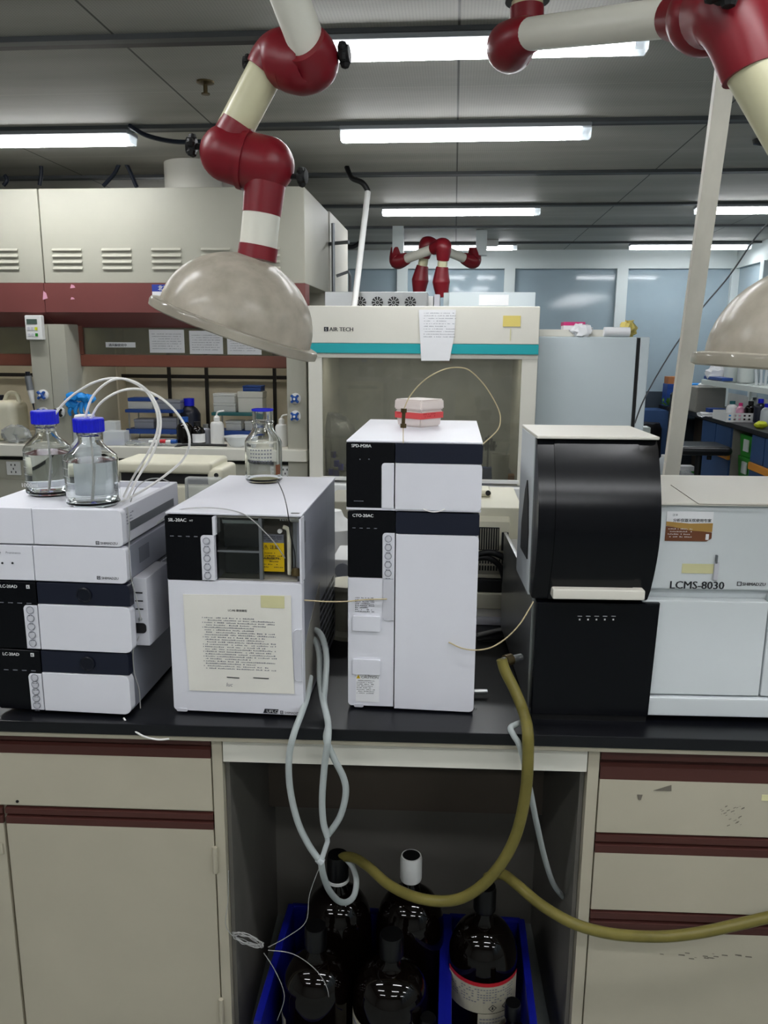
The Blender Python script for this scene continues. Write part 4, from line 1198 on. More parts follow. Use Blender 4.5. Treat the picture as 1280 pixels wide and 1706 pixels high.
def buttons(par, xc, zs, r=.0075):
    for z in zs:
        g = MB(); ring(g, (xc, -.0034, z), r, .0011, 24); g.lathe([(0, 0), (r * .8, 0), (r * .7, .0012), (0, .0014)], (xc, -.002, z), 20, Quaternion((1, 0, 0), R(90)))
        g.build('button', 'casing_grey', par)
        h = MB(); ring(h, (xc, -.0042, z), r, .0009, 24); h.box(xc - r * .7, xc - r * .1, -.0036, -.0034, z - r * 1.55, z - r * 1.4); h.box(xc + r * .1, xc + r * .6, -.0036, -.0034, z - r * 1.55, z - r * 1.4)
        h.build('button_ring', 'ink_grey', par)


def maker(par, x, z, s=.0075):
    """small maker's word mark: a square sign and the name"""
    m = MB(); m.box(x, x + s * 1.0, -.0008, -.0002, z, z + s * .12).box(x, x + s * .15, -.0008, -.0002, z, z + s).box(x, x + s, -.0008, -.0002, z + s * .85, z + s).box(x + s * .85, x + s, -.0008, -.0002, z, z + s); m.box(x + s * .3, x + s * .7, -.0008, -.0002, z + s * .4, z + s * .55)
    m.build('maker_sign', 'ink', par)
    text(par, 'lettering', 'SHIMADZU', s * 1.05, (x + s * 1.4, -.0006, z + s * .08), 'ink', bold=.012)


def badge(par, x, z, w_=.034, h_=.0098):
    MB().prism([(x, z), (x + w_ - .003, z), (x + w_, z + h_), (x + .003, z + h_)], 'y', -.001, .0005).build('badge', 'badge', par)
    text(par, 'badge_lettering', 'UFLC', h_ * .95, (x + w_ * .22, -.0014, z + h_ * .18), 'ink_white', wide=1.15)


# --- left stack
FL = ((-.857, 1.362, .8), 0)
lx = lambda px, py=1050: L(px, py, FL, y=0).x
lz = lambda py, px=130: L(px, py, FL, y=0).z
XE = .268


def stack_unit(z0, z1, xe, depth, label, name):
    t = thing(name, label, 'instrument', (FL[0][0], FL[0][1], .8 + z0))
    MB().box(.004, xe - .004, .016, depth, 0, z1 - z0 - .002, .003).build('casing', 'side_grey', t)
    return t


zA, zB, zC, zD, zE = .0, lz(1084), lz(970), lz(909), lz(849)
for (z0, z1, py_band, pyt, pyb, px_s, px_st, xe, ttl, labs) in (
        (.008, zB - .003, 1122, 1125, 1190, 73, 51, .262, '-20AD', 'bottom pump module of the left stack, standing on the worktop'),
        (zB, zC - .003, 1008, 1011, 1081, 66, 43, .272, 'AD', 'upper pump module of the left stack, with a metal box on its side')):
    t = stack_unit(z0, z1, xe, .33, labs, 'pump_module')
    h = z1 - z0; xs_ = lx(px_s, (pyt + pyb) / 2); zb_ = lz(py_band) - z0
    slab(t, 'control_panel', 'black_gloss', 0, xs_ - .001, 0, h, 0, .02, .003, 'ad')
    slab(t, 'header_band', 'navy_band', xs_ + .001, xe, zb_, h, 0, .02, .008, 'c')
    slab(t, 'front_cover', 'lab_white', xs_ + .001, xe, 0, zb_ - .0008, -.002, .02, .012, 'bc')
    zs0 = 0.001; zs1 = lz(pyt) - z0; x_st = lx(px_st, (pyt + pyb) / 2)
    s_ = slab(t, 'button_strip', 'lab_white', x_st, xs_ - .001, zs0, zs1, -.002, .01, .006, 'd')
    buttons(s_, (x_st + xs_) / 2, [zs1 - (zs1 - zs0) * f for f in (.1, .29, .48, .67, .86)], .0075)
    text(t, 'lettering', 'LC-20AD', .0085, (xs_ - .053 if ttl == 'AD' else xs_ - .058, -.0006, h - .012), 'ink_white', align='CENTER', bold=.025)
    q = MB(); q.box(xs_ - .019, xs_ - .0125, -.0008, 0, h - .0125, h - .0055); q.build('channel_plate', 'ink_white', t)
    text(t, 'channel_letter', 'B' if ttl != 'AD' else 'A', .006, (xs_ - .0178, -.0012, h - .0112), 'ink', bold=.025)
    g = MB()
    for k in range(4): g.box(xs_ - .075 + .018 * k, xs_ - .066 + .018 * k, -.0006, 0, h - .042, h - .0405)
    g.build('indicator_print', 'ink_grey', t)
    MB().lathe([(0, 0), (.015, 0), (.0145, .003), (.012, .004), (.0115, .003), (0, .003)], (xs_ + .092, 0, (zb_ + h) / 2), 28, Quaternion((1, 0, 0), R(90))).build('rotary_cap', 'navy', t)
    bx = L(142 if ttl != 'AD' else 141, 1187 if ttl != 'AD' else 1076, FL, y=0); badge(t, bx.x, max(.006, bx.z - z0)); maker(t, bx.x + .037, max(.006, bx.z - z0), .0062)
    if ttl == 'AD':
        # metal valve box on the side
        q0 = L(219, 1075, FL, y=.03); q1 = L(244, 968, FL, y=.03)
        x0, x1 = xe - .006, q1.x; za, zc = q0.z - z0, q1.z - z0 + .005
        vb = MB().box(x0, x1, .03, .15, za, zc, .002).build('side_box', 'casing_grey', t)
        g = MB()
        for f in (.78, .66, .54): g.box(x0 + .004, x0 + (x1 - x0) * .68, .0288, .03, za + (zc - za) * f, za + (zc - za) * f + .0022)
        g.build('slot', 'black_matte', vb)
        MB().lathe([(0, 0), (.004, 0), (.0036, .0016), (0, .002)], (x0 + (x1 - x0) * .42, .03, za + (zc - za) * .4), 16, Quaternion((1, 0, 0), R(90))).build('screw', 'steel', vb)
        slab(vb, 'cable_port', 'black_matte', x0 + .003, x0 + (x1 - x0) * .82, za + (zc - za) * .19, za + (zc - za) * .34, .0285, .031, .007, 'bc', 0)
# degasser
t = stack_unit(zC, zD - .003, .27, .33, 'white degasser module below the bottle tray in the left stack', 'degasser_module'); h = zD - .003 - zC
xs_ = lx(56, 938)
slab(t, 'front_cover', 'lab_white', xs_ + .0008, .27, 0, h, 0, .02, .01, 'bc'); slab(t, 'control_panel', 'lab_white', -.02, xs_ - .0008, 0, h, 0, .02, .003, 'ad')
q = L(162, 965, FL, y=0); maker(t, q.x, q.z - zC, .0062)
text(t, 'lettering', 'Prominence', .006, (xs_ - .052, -.0006, h - .016), 'ink_grey'); text(t, 'lettering', 'er', .008, (xs_ - .068, -.0006, h - .017), 'ink', bold=.025)
g = MB()
for px in (4, 21): q = L(px, 938, FL, y=0); g.lathe([(0, 0), (.002, 0), (.002, .001), (0, .001)], (q.x, 0, q.z - zC), 10, Quaternion((1, 0, 0), R(90)))
g.build('indicator', 'ink', t)
MB().box(.27 - .0045, .27 - .0035, .07, .12, h * .3, h * .75).build('rating_plate', 'ink_grey', t)
# bottle tray
t = stack_unit(zD, zD + .001, .268, .3, 'open white bottle tray on top of the left stack', 'bottle_tray')
for c in list(t.children): bpy.data.objects.remove(c)
h = zE - zD; xe = .266; zf = h - .012
xs_ = lx(54, 875)
slab(t, 'front_wall', 'lab_white', xs_ + .0006, xe, 0, h, 0, .02, .008, 'bc'); slab(t, 'front_wall', 'lab_white', -.05, xs_ - .0006, 0, h, 0, .02, .003, 'a')
MB().box(xe - .016, xe - .004, .02, .31, 0, h, .002).build('side_wall', 'casing_grey', t)
MB().box(-.05, xe - .004, .3, .312, 0, h, .002).build('rear_wall', 'casing_grey', t)
MB().box(-.05, xe - .016, .02, .3, zf - .006, zf).box(-.05, xe - .016, .02, .3, 0, .004).build('tray_floor', 'lab_white', t)
MB().box(xe - .0045, xe - .003, .04, .28, h * .3, h * .55).build('side_groove', 'steel_dull', t)
q = L(160, 907, FL, y=0); maker(t, q.x, q.z - zD, .0062)
g = MB(); glyphs(g, (xe - .0036, .03, h * .78), (0, 1, 0), (0, 0, 1), .03, 4, .006, .004, 5); g.build('small_print', 'ink_grey', t)
TRAYZ = .8 + zD + zf


def lab_bottle(px, yb, zb, r, h, cap, lab, liquid, neck=.42):
    c = P(px, 800, y=yb)
    t = thing('glass_bottle', lab, 'bottle', (c.x, yb, zb))
    rn = r * neck; zs = h * .55; zn = h * .76
    def prof(k, bot):
        return [(0, bot), (r * .86 - k, bot), (r - k, bot + r * .14)] + [(r - k, zs)] + [(rn + (r - rn) * (.5 + .5 * math.cos(math.pi * f)) * (1 - .12 * math.sin(math.pi * f)) - k, zs + (zn - zs) * f) for f in (.15, .3, .45, .6, .75, .9)]
    th = .0022
    outer = prof(0, 0) + [(rn, zn), (rn, h * .8), (rn * 1.12, h * .815), (rn * 1.12, h * .83), (rn * 1.0, h * .84), (rn, h * .985)]
    inner = [(0, .004)] + prof(th, .004)[1:] + [(rn - th, zn), (rn - th, h * .985)]
    MB().lathe(outer + [q for q in reversed(inner)], n=48).build('glass_wall', 'glass', t)
    if liquid:
        zl_ = h * liquid; lp = [(0, .0045)] + [(q[0] - .0004 if q[0] > .001 else 0, q[1] + .0004) for q in prof(th, .004)[1:] if q[1] < zl_]
        rl = lp[-1][0]; lp += [(rl, zl_), (0, zl_)]
        MB().lathe(lp, n=48).build('liquid', 'water', t)
    if cap:
        cp = [(0, h * .845), (rn * 1.32, h * .845), (rn * 1.36, h * .855), (rn * 1.36, h * .985), (rn * 1.28, h * 1.0), (0, h * 1.0)]
        g = MB().lathe(cp, n=60)
        for v in g.bm.verts:
            rr_ = math.hypot(v.co.x, v.co.y)
            if rr_ > rn * 1.3 and int(round(math.atan2(v.co.y, v.co.x) / (2 * math.pi) * 60)) % 2: v.co.x *= .965; v.co.y *= .965
        g.build('cap', 'cap_blue', t, 20)
    else:
        MB().lathe([(rn, h * .975), (rn * 1.05, h * .975), (rn * 1.08, h * .99), (rn * 1.05, h), (rn * .92, h), (rn * .9, h * .97)], n=40).build('pouring_ring', 'cap_blue', t)
    return t


B1 = lab_bottle(83, 1.565, TRAYZ, .047, .172, 1, 'capped clear bottle in the tray, behind and left of its twin', .5)
B2 = lab_bottle(154, 1.465, TRAYZ, .05, .168, 1, 'capped clear bottle in the tray, in front of its twin', .52)
for t, seed in ((B1, 2), (B2, 6)):
    g = MB(); rr = .0475 if t is B1 else .0505
    for z in (.03, .045, .06, .075, .09):
        for k in range(5):
            a0 = R(-150 + 6 * k); a1 = R(-146 + 6 * k)
            g.quad((rr * math.cos(a0), rr * math.sin(a0), z), (rr * math.cos(a1), rr * math.sin(a1), z), (rr * math.cos(a1), rr * math.sin(a1), z + .0012), (rr * math.cos(a0), rr * math.sin(a0), z + .0012))
    g.build('scale_marks', 'ink_white', t)
    MB().tube([(.0, -.005, .01), (.004, .0, .08), (0, 0, .165)], .0022, 8, 5).build('dip_tube', 'ptfe', t)
text(B1, 'lettering', '1000ml', .012, (-.036, -.0485, .022), 'ink_white')
p = P(141, 690, y=1.6)
t = thing('sealing_stopper', 'white stopper seen above the front blue cap', 'stopper', (p.x, 1.6, .8 + zD + zf))
z_ = P(141, 700, y=1.6).z - t.location.z
MB().lathe([(0, 0), (.03, 0), (.03, z_ - .05), (.013, z_ - .03), (.013, z_ - .004), (0, z_ - .004)], n=28).build('vial', 'frost', t)
MB().box(-.018, .018, -.014, .014, z_ - .004, z_ + .012, .004).build('stopper', 'white_plastic', t)
# solvent lines
YT = 1.5


def line(name, pts, r, m, lab, y=YT, cat='tube', n=8, ys=None):
    q = [P(px, py, y=(ys[i] if ys else y)) for i, (px, py) in enumerate(pts)]
    return solo(name, MB().tube(q, r, n, 6), m, lab, cat)


line('solvent_tube', [(88, 697), (104, 674), (130, 652), (160, 636), (192, 630), (222, 637), (246, 655), (261, 686), (262, 718), (248, 752), (222, 795), (206, 828)], .0024, 'ptfe', 'white solvent tube arching out of the rear capped bottle', ys=[1.565, 1.56, 1.55, 1.54, 1.53, 1.52, 1.52, 1.52, 1.52, 1.52, 1.53, 1.54])
line('solvent_tube', [(141, 700), (152, 665), (172, 642), (196, 631), (226, 637), (250, 656), (266, 688), (266, 722), (252, 760), (230, 795), (212, 832)], .0024, 'ptfe', 'white solvent tube rising steeply from the front capped bottle', ys=[1.47] * 5 + [1.48] * 6)
line('solvent_tube', [(150, 700), (165, 674), (190, 656), (218, 648), (246, 652), (276, 669), (302, 698), (316, 732), (306, 764), (270, 796), (226, 824), (190, 842)], .0024, 'ptfe', 'white solvent tube making the widest arch toward the right', ys=[1.465] * 4 + [1.48] * 4 + [1.5] * 4)
line('capillary', [(212, 845), (216, 880), (215, 920), (218, 960), (228, 1000), (235, 1032)], .0012, 'wire_grey', 'grey capillary running down the side of the left stack', y=1.375, n=6)
line('capillary', [(216, 842), (226, 815), (244, 800), (266, 797), (282, 803)], .0011, 'wire_grey', 'grey capillary looping over the bottle tray corner', y=1.5, n=6)
line('capillary', [(232, 1060), (222, 1085), (224, 1120), (232, 1150), (234, 1180)], .0011, 'wire_grey', 'grey capillary hanging below the metal side box', y=1.385, n=6)
line('power_lead', [(206, 1196), (218, 1212), (238, 1226), (262, 1232), (282, 1231)], .0018, 'ptfe', 'white lead drooping over the worktop edge under the left stack', ys=[1.355, 1.345, 1.335, 1.335, 1.335], n=6, cat='cable')

# --- autosampler
FS = ((-.523, 1.393, .8), 0)
sx = lambda px, py=1050: L(px, py, FS, y=0).x
sz = lambda py, px=400: L(px, py, FS, y=0).z
t = thing('autosampler', 'white and navy autosampler with taped notice and sample window', 'instrument', FS[0])
H = .396; W = .254; D = .43; zd = sz(969)
MB().box(.002, W - .002, .3, D, .006, H - .003, .002).box(.002, W - .002, .02, .3, .006, zd, .002).box(.002, .012, .02, .3, zd, H - .003).box(W - .012, W - .002, .02, .3, zd, H - .003).build('casing', 'side_grey', t)
MB().box(0, W, .004, D, H - .004, H, .0015).build('top_cover', 'lab_white', t)
slab(t, 'lower_door', 'lab_white', 0, W, .006, zd - .001, 0, .022, .006, 'ab')
xs_, xw0, xw1 = sx(357, 900), sx(360, 900), sx(502, 900)
slab(t, 'control_panel', 'black_gloss', 0, sx(355, 900), zd, H - .006, 0, .02, .002)
x_st = sx(336, 930)
s_ = slab(t, 'button_strip', 'lab_white', x_st, xs_, zd + .001, sz(893), -.002, .012, .006, 'd')
slab(t, 'window_post', 'lab_white', sx(354, 870), xw0, sz(893), H - .006, -.002, .03, .001)
zt_ = sz(893)
buttons(s_, (x_st + xs_) / 2 - .001, [zt_ - (zt_ - zd) * f for f in (.12, .31, .5, .69, .88)], .0068)
text(t, 'lettering', 'SIL-20AC', .0088, (.007, -.0006, H - .0165), 'ink_white', bold=.025); text(t, 'lettering', 'HT', .005, (.047, -.0006, H - .016), 'ink_white')
g = MB()
for k in range(4): g.box(.009 + .015 * k, .016 + .015 * k, -.0006, 0, H - .045, H - .0435)
g.build('indicator_print', 'ink_grey', t)
# window bay
bay = MB().box(xw0, W - .01, .07, .08, zd, H - .006).box(xw0, W - .01, .01, .08, zd, zd + .003).box(xw0, W - .01, .01, .08, H - .009, H - .006).build('window_bay', 'panel_grey', t)
x_m = sx(430, 900); x_m2 = sx(438, 900)
for z0_, z1_ in ((sz(963), sz(924)), (sz(918), sz(878))): MB().box(xw0 + .006, x_m - .006, .03, .07, z0_, z1_, .002).build('sample_rack', 'navy', bay)
MB().box(xw0 + .004, x_m - .004, .028, .07, sz(878), sz(872), .001).build('rack_edge', 'fridge_grey', bay)
MB().cyl((sx(386, 863), .05, sz(864)), (sx(386, 863), .07, sz(864)), .006, n=14).build('sensor', 'black_matte', bay)
a = L(434, 935, FS, y=.03); c = L(473, 905, FS, y=.03); z2_ = L(450, 890, FS, y=.03).z
lab = MB().box(a.x, c.x, .03, .032, L(450, 952, FS, y=.03).z, c.z, 0).build('warning_label', 'warn_yellow', bay)
MB().box(a.x, c.x, .03, .032, c.z, z2_).build('label_header', 'ink_grey', bay)
g = MB(); glyphs(g, (a.x + .004, .0285, c.z - .02), (1, 0, 0), (0, 0, 1), c.x - a.x - .008, 6, .0055, .0028, 8); glyphs(g, (a.x + .004, .0285, z2_ - .005), (1, 0, 0), (0, 0, 1), c.x - a.x - .008, 3, .004, .0024, 9); g.build('label_print', 'ink', bay)
text(bay, 'label_lettering', '⚠ 注意', .0085, (a.x + .006, .0285, c.z - .011), 'ink', bold=.025)
text(bay, 'label_lettering', 'CAUTION', .0062, (a.x + .008, .0283, c.z - .031), 'ink', bold=.025)
MB().cyl((sx(461, 889), .025, sz(889)), (sx(461, 889), .03, sz(889)), .0042, n=16).build('round_stud', 'white_plastic', bay)
MB().tube([(sx(466, 882), .03, sz(882)), (sx(474, 884), .03, sz(886)), (sx(476, 900), .03, sz(900)), (sx(477, 962), .03, sz(962))], .004, 8, 5).build('guide_rail', 'beige_plastic', bay)
q = L(489, 862, FS, y=.02)
v = MB()
for k in range(5): v.lathe([(0, 0), (.0075, 0), (.0075, .0028), (0, .0028)], (q.x - .024 + .0045 * k, .02, q.z), 14, Quaternion((0, 1, 0), R(90)))
v.cyl((q.x - .004, .02, q.z), (q.x + .012, .02, q.z), .009)
v.build('injection_valve', 'steel', bay)
MB().box(q.x - .003, q.x + .012, .025, .06, zd + .012, q.z - .008, .002).build('injection_arm', 'steel_dull', bay)
MB().lathe([(0, 0), (.009, 0), (.009, .006), (.006, .014), (0, .014)], (sx(490, 958), .02, zd + .01), 16).build('rinse_port', 'brass_dark', bay)
MB().box(xw0 + .001, x_m2, .008, .011, zd + .004, H - .009).build('window_pane', 'clear_glass', bay)
MB().box(x_m, x_m2 - .003, .006, .016, zd + .003, H - .008).box(xw0, x_m, .006, .014, sz(922), sz(919)).build('window_bar', 'steel_dull', bay)
slab(t, 'front_stile', 'lab_white', sx(499, 900), W, zd, H - .006, -.001, .03, .002)
# notice
ya = -.0012
pts = [L(*q, FS, y=ya) for q in ((316, 1150), (491, 1156), (486, 1060), (485, 992), (305, 990), (309, 1060))]
t2 = thing('taped_notice', 'cream paper of printed rules taped on the autosampler door', 'notice', Vector(FS[0]))
MB().prism([(q.x, q.z) for q in pts], 'y', ya - .0006, ya + .0004).build('sheet', 'paper', t2)
q = L(435, 1012, FS, y=ya); q2 = L(474, 993, FS, y=ya); MB().box(q.x, q2.x, ya - .0012, ya - .0008, q.z, q2.z).build('tape', 'tape_yellow', t2)
q = L(380, 1018, FS, y=ya)
text(t2, 'lettering', 'LC-MS 使用规程', .0052, (q.x, ya - .001, q.z), 'ink', bold=.025)
r0 = L(337, 1029, FS, y=ya); r1_ = L(460, 1120, FS, y=ya); g = MB()
glyphs(g, (r0.x + .004, ya - .001, r0.z), (1, 0, 0), (0, 0, -1 * -1), r1_.x - r0.x - .004, 22, (r0.z - r1_.z) / 21.5, .0031, 21, .86, .3, .45)
for f in (0, 2, 4, 8, 11, 12, 14, 16, 18, 20): g.box(r0.x, r0.x + .0014, ya - .0011, ya - .001, r0.z - f * (r0.z - r1_.z) / 21.5, r0.z - f * (r0.z - r1_.z) / 21.5 + .0018)
g.build('small_print', 'ink_grey', t2)
g = MB()
for (pa, pb) in (((378, 1128), (399, 1130)), ((422, 1129), (448, 1131))):
    a = L(*pa, FS, y=ya - .0012); c = L(*pb, FS, y=ya - .0012); g.prism([(a.x, a.z - .001), (c.x, c.z - .0006), (c.x, c.z + .0012), (a.x, a.z + .0006)], 'y', ya - .0013, ya - .001)
g.build('ink_strike', 'ink', t2)
q = L(377, 1143, FS, y=ya); text(t2, 'handwriting', 'luc', .011, (q.x, ya - .001, q.z), 'ink_grey', shear=.2)
bx = L(439, 1191, FS, y=0); badge(t, bx.x, max(.008, bx.z), .03, .0085); maker(t, bx.x + .033, max(.008, bx.z), .0058)
q = L(304, 1182, FS, y=0); slab(t, 'latch', 'casing_grey', q.x - .011, q.x + .011, q.z - .003, q.z + .003, -.002, .003, .003, 'abcd', .0005)
q = L(491, 1082, FS, y=0); slab(t, 'door_grip', 'casing_grey', q.x - .0, W - .002, L(495, 1135, FS, y=0).z, L(495, 1048, FS, y=0).z, -.003, .003, .006, 'ad', .001)
# side grille and plates
g = MB()
for j in range(9):
    for i in range(5): g.box(W - .0025, W - .0016, .2 + .042 * i + .01 * (j % 2), .235 + .042 * i + .01 * (j % 2), .02 + .017 * j, .03 + .017 * j)
g.build('side_vents', 'black_matte', t)
MB().box(W - .003, W - .001, .02, .05, H - .06, H - .02).build('side_plate', 'steel_dull', t)
pl = MB().prism([(.02, .02), (.2, .02), (.2, .21), (.06, .15), (.02, .12)], 'x', W - .003, W - .001).build('side_cover', 'panel_grey', t)
# bottle on the autosampler
ST = .8 + H
p = P(436, 806, z=ST)
B3 = lab_bottle(436, p.y - .0, ST, .041, .163, 0, 'open clear bottle with blue rim standing on the autosampler', .035, .55)
B3.location.x = P(435, 806, z=ST).x; B3.location.y += .03
for c in B3.children:
    if c.name.startswith('liquid'): c.data.materials[0] = MATS['sediment']
a = R(-38); rr = .0414
g = MB()
for k in range(4):
    a0, a1 = a + k * .1, a + k * .1 + .1; g.quad((rr * math.cos(a0), rr * math.sin(a0), .02), (rr * math.cos(a1), rr * math.sin(a1), .02), (rr * math.cos(a1), rr * math.sin(a1), .042), (rr * math.cos(a0), rr * math.sin(a0), .042))
g.build('red_mark', 'sticker_brown', B3)
g = MB()
for z in (.05, .058, .066, .074):
    for k in range(8):
        a0 = R(-120 + 9 * k); a1 = R(-114.5 + 9 * k); g.quad((rr * math.cos(a0), rr * math.sin(a0), z), (rr * math.cos(a1), rr * math.sin(a1), z), (rr * math.cos(a1), rr * math.sin(a1), z + .003), (rr * math.cos(a0), rr * math.sin(a0), z + .003))
g.build('scale_marks', 'ink_grey', B3)
line('capillary', [(262, 872), (280, 858), (305, 848), (350, 846), (390, 851), (415, 862), (440, 885), (458, 905), (475, 930)], .0011, 'wire_grey', 'grey capillary arching across the autosampler window', ys=[1.42, 1.42, 1.42, 1.41, 1.4, 1.39, 1.388, 1.39, 1.4], n=6)
line('capillary', [(462, 800), (472, 822), (479, 850), (484, 890), (491, 920), (492, 945)], .0011, 'cable_black', 'dark capillary running from the bottle top into the autosampler window', ys=[1.56, 1.47, 1.385, 1.385, 1.39, 1.4], n=6)
line('capillary', [(507, 1000), (540, 1002), (575, 1002), (610, 999), (645, 998)], .0014, 'wire_tan', 'tan capillary joining autosampler and column oven', ys=[1.4, 1.41, 1.43, 1.438, 1.44], n=6)

# --- oven and detector
FC = ((-.191, 1.447, .8), 0)
ox_ = lambda px, py=1000: L(px, py, FC, y=0).x
oz = lambda py, px=690: L(px, py, FC, y=0).z
zt = oz(851); W = .245; D = .42
t = thing('column_oven', 'tall white column oven with navy top band, under the detector', 'instrument', FC[0])
MB().box(.003, W - .003, .02, D, .008, zt - .002, .003).build('casing', 'casing_grey', t)
for x in (.02, W - .03):
    for y in (.03, D - .05): MB().box(x, x + .014, y, y + .02, 0, .009).build('foot', 'black_rubber', t)
xs_ = ox_(658); zb_ = oz(889); zk = oz(962, 610)
slab(t, 'control_panel', 'black_gloss', 0, xs_ - .001, zk, zt - .003, 0, .02, .002)
slab(t, 'left_cover', 'lab_white', 0, xs_ - .001, .006, zk - .001, 0, .02, .006, 'a')
dr = slab(t, 'door', 'lab_white', xs_ + .001, W, .004, zb_ - .001, -.003, .02, .008, 'bc')
slab(t, 'header_band', 'navy_band', xs_ + .001, W, zb_, zt - .003, -.003, .02, .002)
x_st = ox_(637.5, 925); zt_ = oz(889)
s_ = slab(t, 'button_strip', 'lab_white', x_st, xs_ - .001, zk - .001, zt_, -.002, .012, .006, 'd')
buttons(s_, (x_st + xs_) / 2 - .001, [zt_ - (zt_ - zk) * f for f in (.12, .31, .5, .69, .88)], .0068)
text(t, 'lettering', 'CTO-20AC', .0082, (.009, -.0006, zt - .014), 'ink_white', bold=.025)
g = MB()
for k in range(4): g.box(.009 + .0135 * k, .015 + .0135 * k, -.0006, 0, zt - .036, zt - .0348)
g.build('indicator_print', 'ink_grey', t)
slab(t, 'door_grip', 'casing_grey', x_st + .001, xs_ - .001, oz(1034, 640), oz(965, 640), -.0022, .002, .007, 'a', .0015)
for pa, pb in (((588, 1050), (634, 1027)), ((588, 1122), (634, 1099))):
    a = L(*pa, FC, y=0); c = L(*pb, FC, y=0); slab(t, 'raised_panel', 'lab_white', a.x, c.x, a.z, c.z, -.004, .002, .002, 'abcd', .001)
a = L(592, 996, FC, y=0); g = MB(); glyphs(g, (a.x, -.0008, a.z), (1, 0, 0), (0, 0, 1), .035, 8, .0039, .0025, 31); g.build('small_print', 'ink', t)
a = L(593, 1168, FC, y=0); c = L(632, 1124, FC, y=0)
cl = MB().box(a.x, c.x, -.0008, 0, a.z, c.z).build('caution_label', 'paper_white', t)
g = MB(); glyphs(g, (a.x + .002, -.0012, c.z - .014), (1, 0, 0), (0, 0, 1), .034, 8, .0037, .0022, 33); g.build('small_print', 'ink', cl)
text(cl, 'caution_lettering', 'CAUTION', .0072, (a.x + .0105, -.0012, c.z - .0085), 'ink', wide=1.05); text(cl, 'caution_lettering', '注  意', .004, (a.x + .017, -.0012, c.z - .003), 'ink')
MB().prism([(a.x + .001, c.z - .009), (a.x + .009, c.z - .009), (a.x + .005, c.z - .001)], 'y', -.0014, -.001).build('warning_triangle', 'warn_yellow', cl)
text(cl, 'triangle_mark', '!', .006, (a.x + .0042, -.0016, c.z - .0082), 'ink', bold=.03)
q = L(598, 1175, FC, y=0); slab(t, 'latch', 'casing_grey', q.x - .0095, q.x + .0095, q.z - .003, q.z + .003, -.002, .003, .003, 'abcd', .0005)
q = L(759, 1182, FC, y=0)
maker(t, q.x, .007, .0062)
# detector
FD = ((-.193, 1.445, .8 + zt), 0)
t = thing('detector', 'white and navy detector on the column oven, plastic box on top', 'instrument', FD[0])
H2 = oz(735) - zt; W = .249
MB().box(.003, W - .003, .02, D, .004, H2 - .003, .003).build('casing', 'casing_grey', t)
MB().box(0, W, .002, D + .004, H2 - .004, H2, .0015).build('top_cover', 'lab_white', t)
MB().box(0, W, .0, .02, .0, .004).build('bottom_trim', 'lab_white', t)
xs_ = ox_(658, 790) + .002; zb_ = oz(771) - zt
slab(t, 'control_panel', 'black_gloss', 0, xs_ - .001, .004, H2 - .004, 0, .02, .002)
slab(t, 'header_band', 'navy_band', xs_ + .001, W, zb_, H2 - .004, -.002, .02, .002)
slab(t, 'front_cover', 'lab_white', xs_ + .001, W, .002, zb_ - .0008, -.002, .02, .008, 'bc')
slab(t, 'blank_strip', 'lab_white', ox_(637, 810) + .001, xs_ - .001, .004, oz(772) - zt, -.002, .012, .006, 'd')
text(t, 'lettering', 'SPD-M20A', .0082, (.0095, -.0006, H2 - .0125), 'ink_white', bold=.025)
g = MB()
for px in (602, 617): q = L(px, 765, FC, y=0); g.lathe([(0, 0), (.0013, 0), (.0012, .0008), (0, .0008)], (q.x, 0, q.z - zt), 8, Quaternion((1, 0, 0), R(90)))
g.box(.014, .032, -.0006, 0, .016, .017)
g.build('indicator', 'ink_grey', t)
q = L(765, 845, FC, y=0); maker(t, q.x, .006, .0062)
DT = .8 + zt + H2
# plastic box on the detector
p = P(697, 712, z=DT)
t = thing('plastic_box', 'translucent lidded box with red band on top of the detector', 'box', (p.x, p.y + .035, DT), R(-38))
def frus(a, b_, z0, z1, m_, nm):
    g = MB(); lo = [(-a, -a, z0), (a, -a, z0), (a, a, z0), (-a, a, z0)]; hi = [(-b_, -b_, z1), (b_, -b_, z1), (b_, b_, z1), (-b_, b_, z1)]
    A = [g.bm.verts.new(v) for v in lo]; B = [g.bm.verts.new(v) for v in hi]
    g.bm.faces.new(A[::-1]); g.bm.faces.new(B)
    for i in range(4): g.bm.faces.new((A[i], A[(i + 1) % 4], B[(i + 1) % 4], B[i]))
    bmesh.ops.bevel(g.bm, geom=list(g.bm.edges), offset=.003, segments=2, affect='EDGES'); return g.build(nm, m_, t)
frus(.033, .037, 0, .036, 'box_clear', 'body'); frus(.039, .038, .036, .058, 'box_clear', 'lid')
g = MB(); zz0, zz1 = .018, .031
for i in range(4):
    M = Matrix.Rotation(R(90 * i), 4, 'Z'); g.box(-.0368, .0368, -.0372, -.036, zz0, zz1, m=M)
g.build('red_band', 'orange_band', t)
g = MB(); glyphs(g, (.0376, -.03, .027), (0, 1, 0), (0, 0, 1), .055, 2, .005, .004, 3); glyphs(g, (-.03, -.0376, .027), (1, 0, 0), (0, 0, 1), .03, 1, .005, .004, 3); g.build('small_print', 'red_label', t)
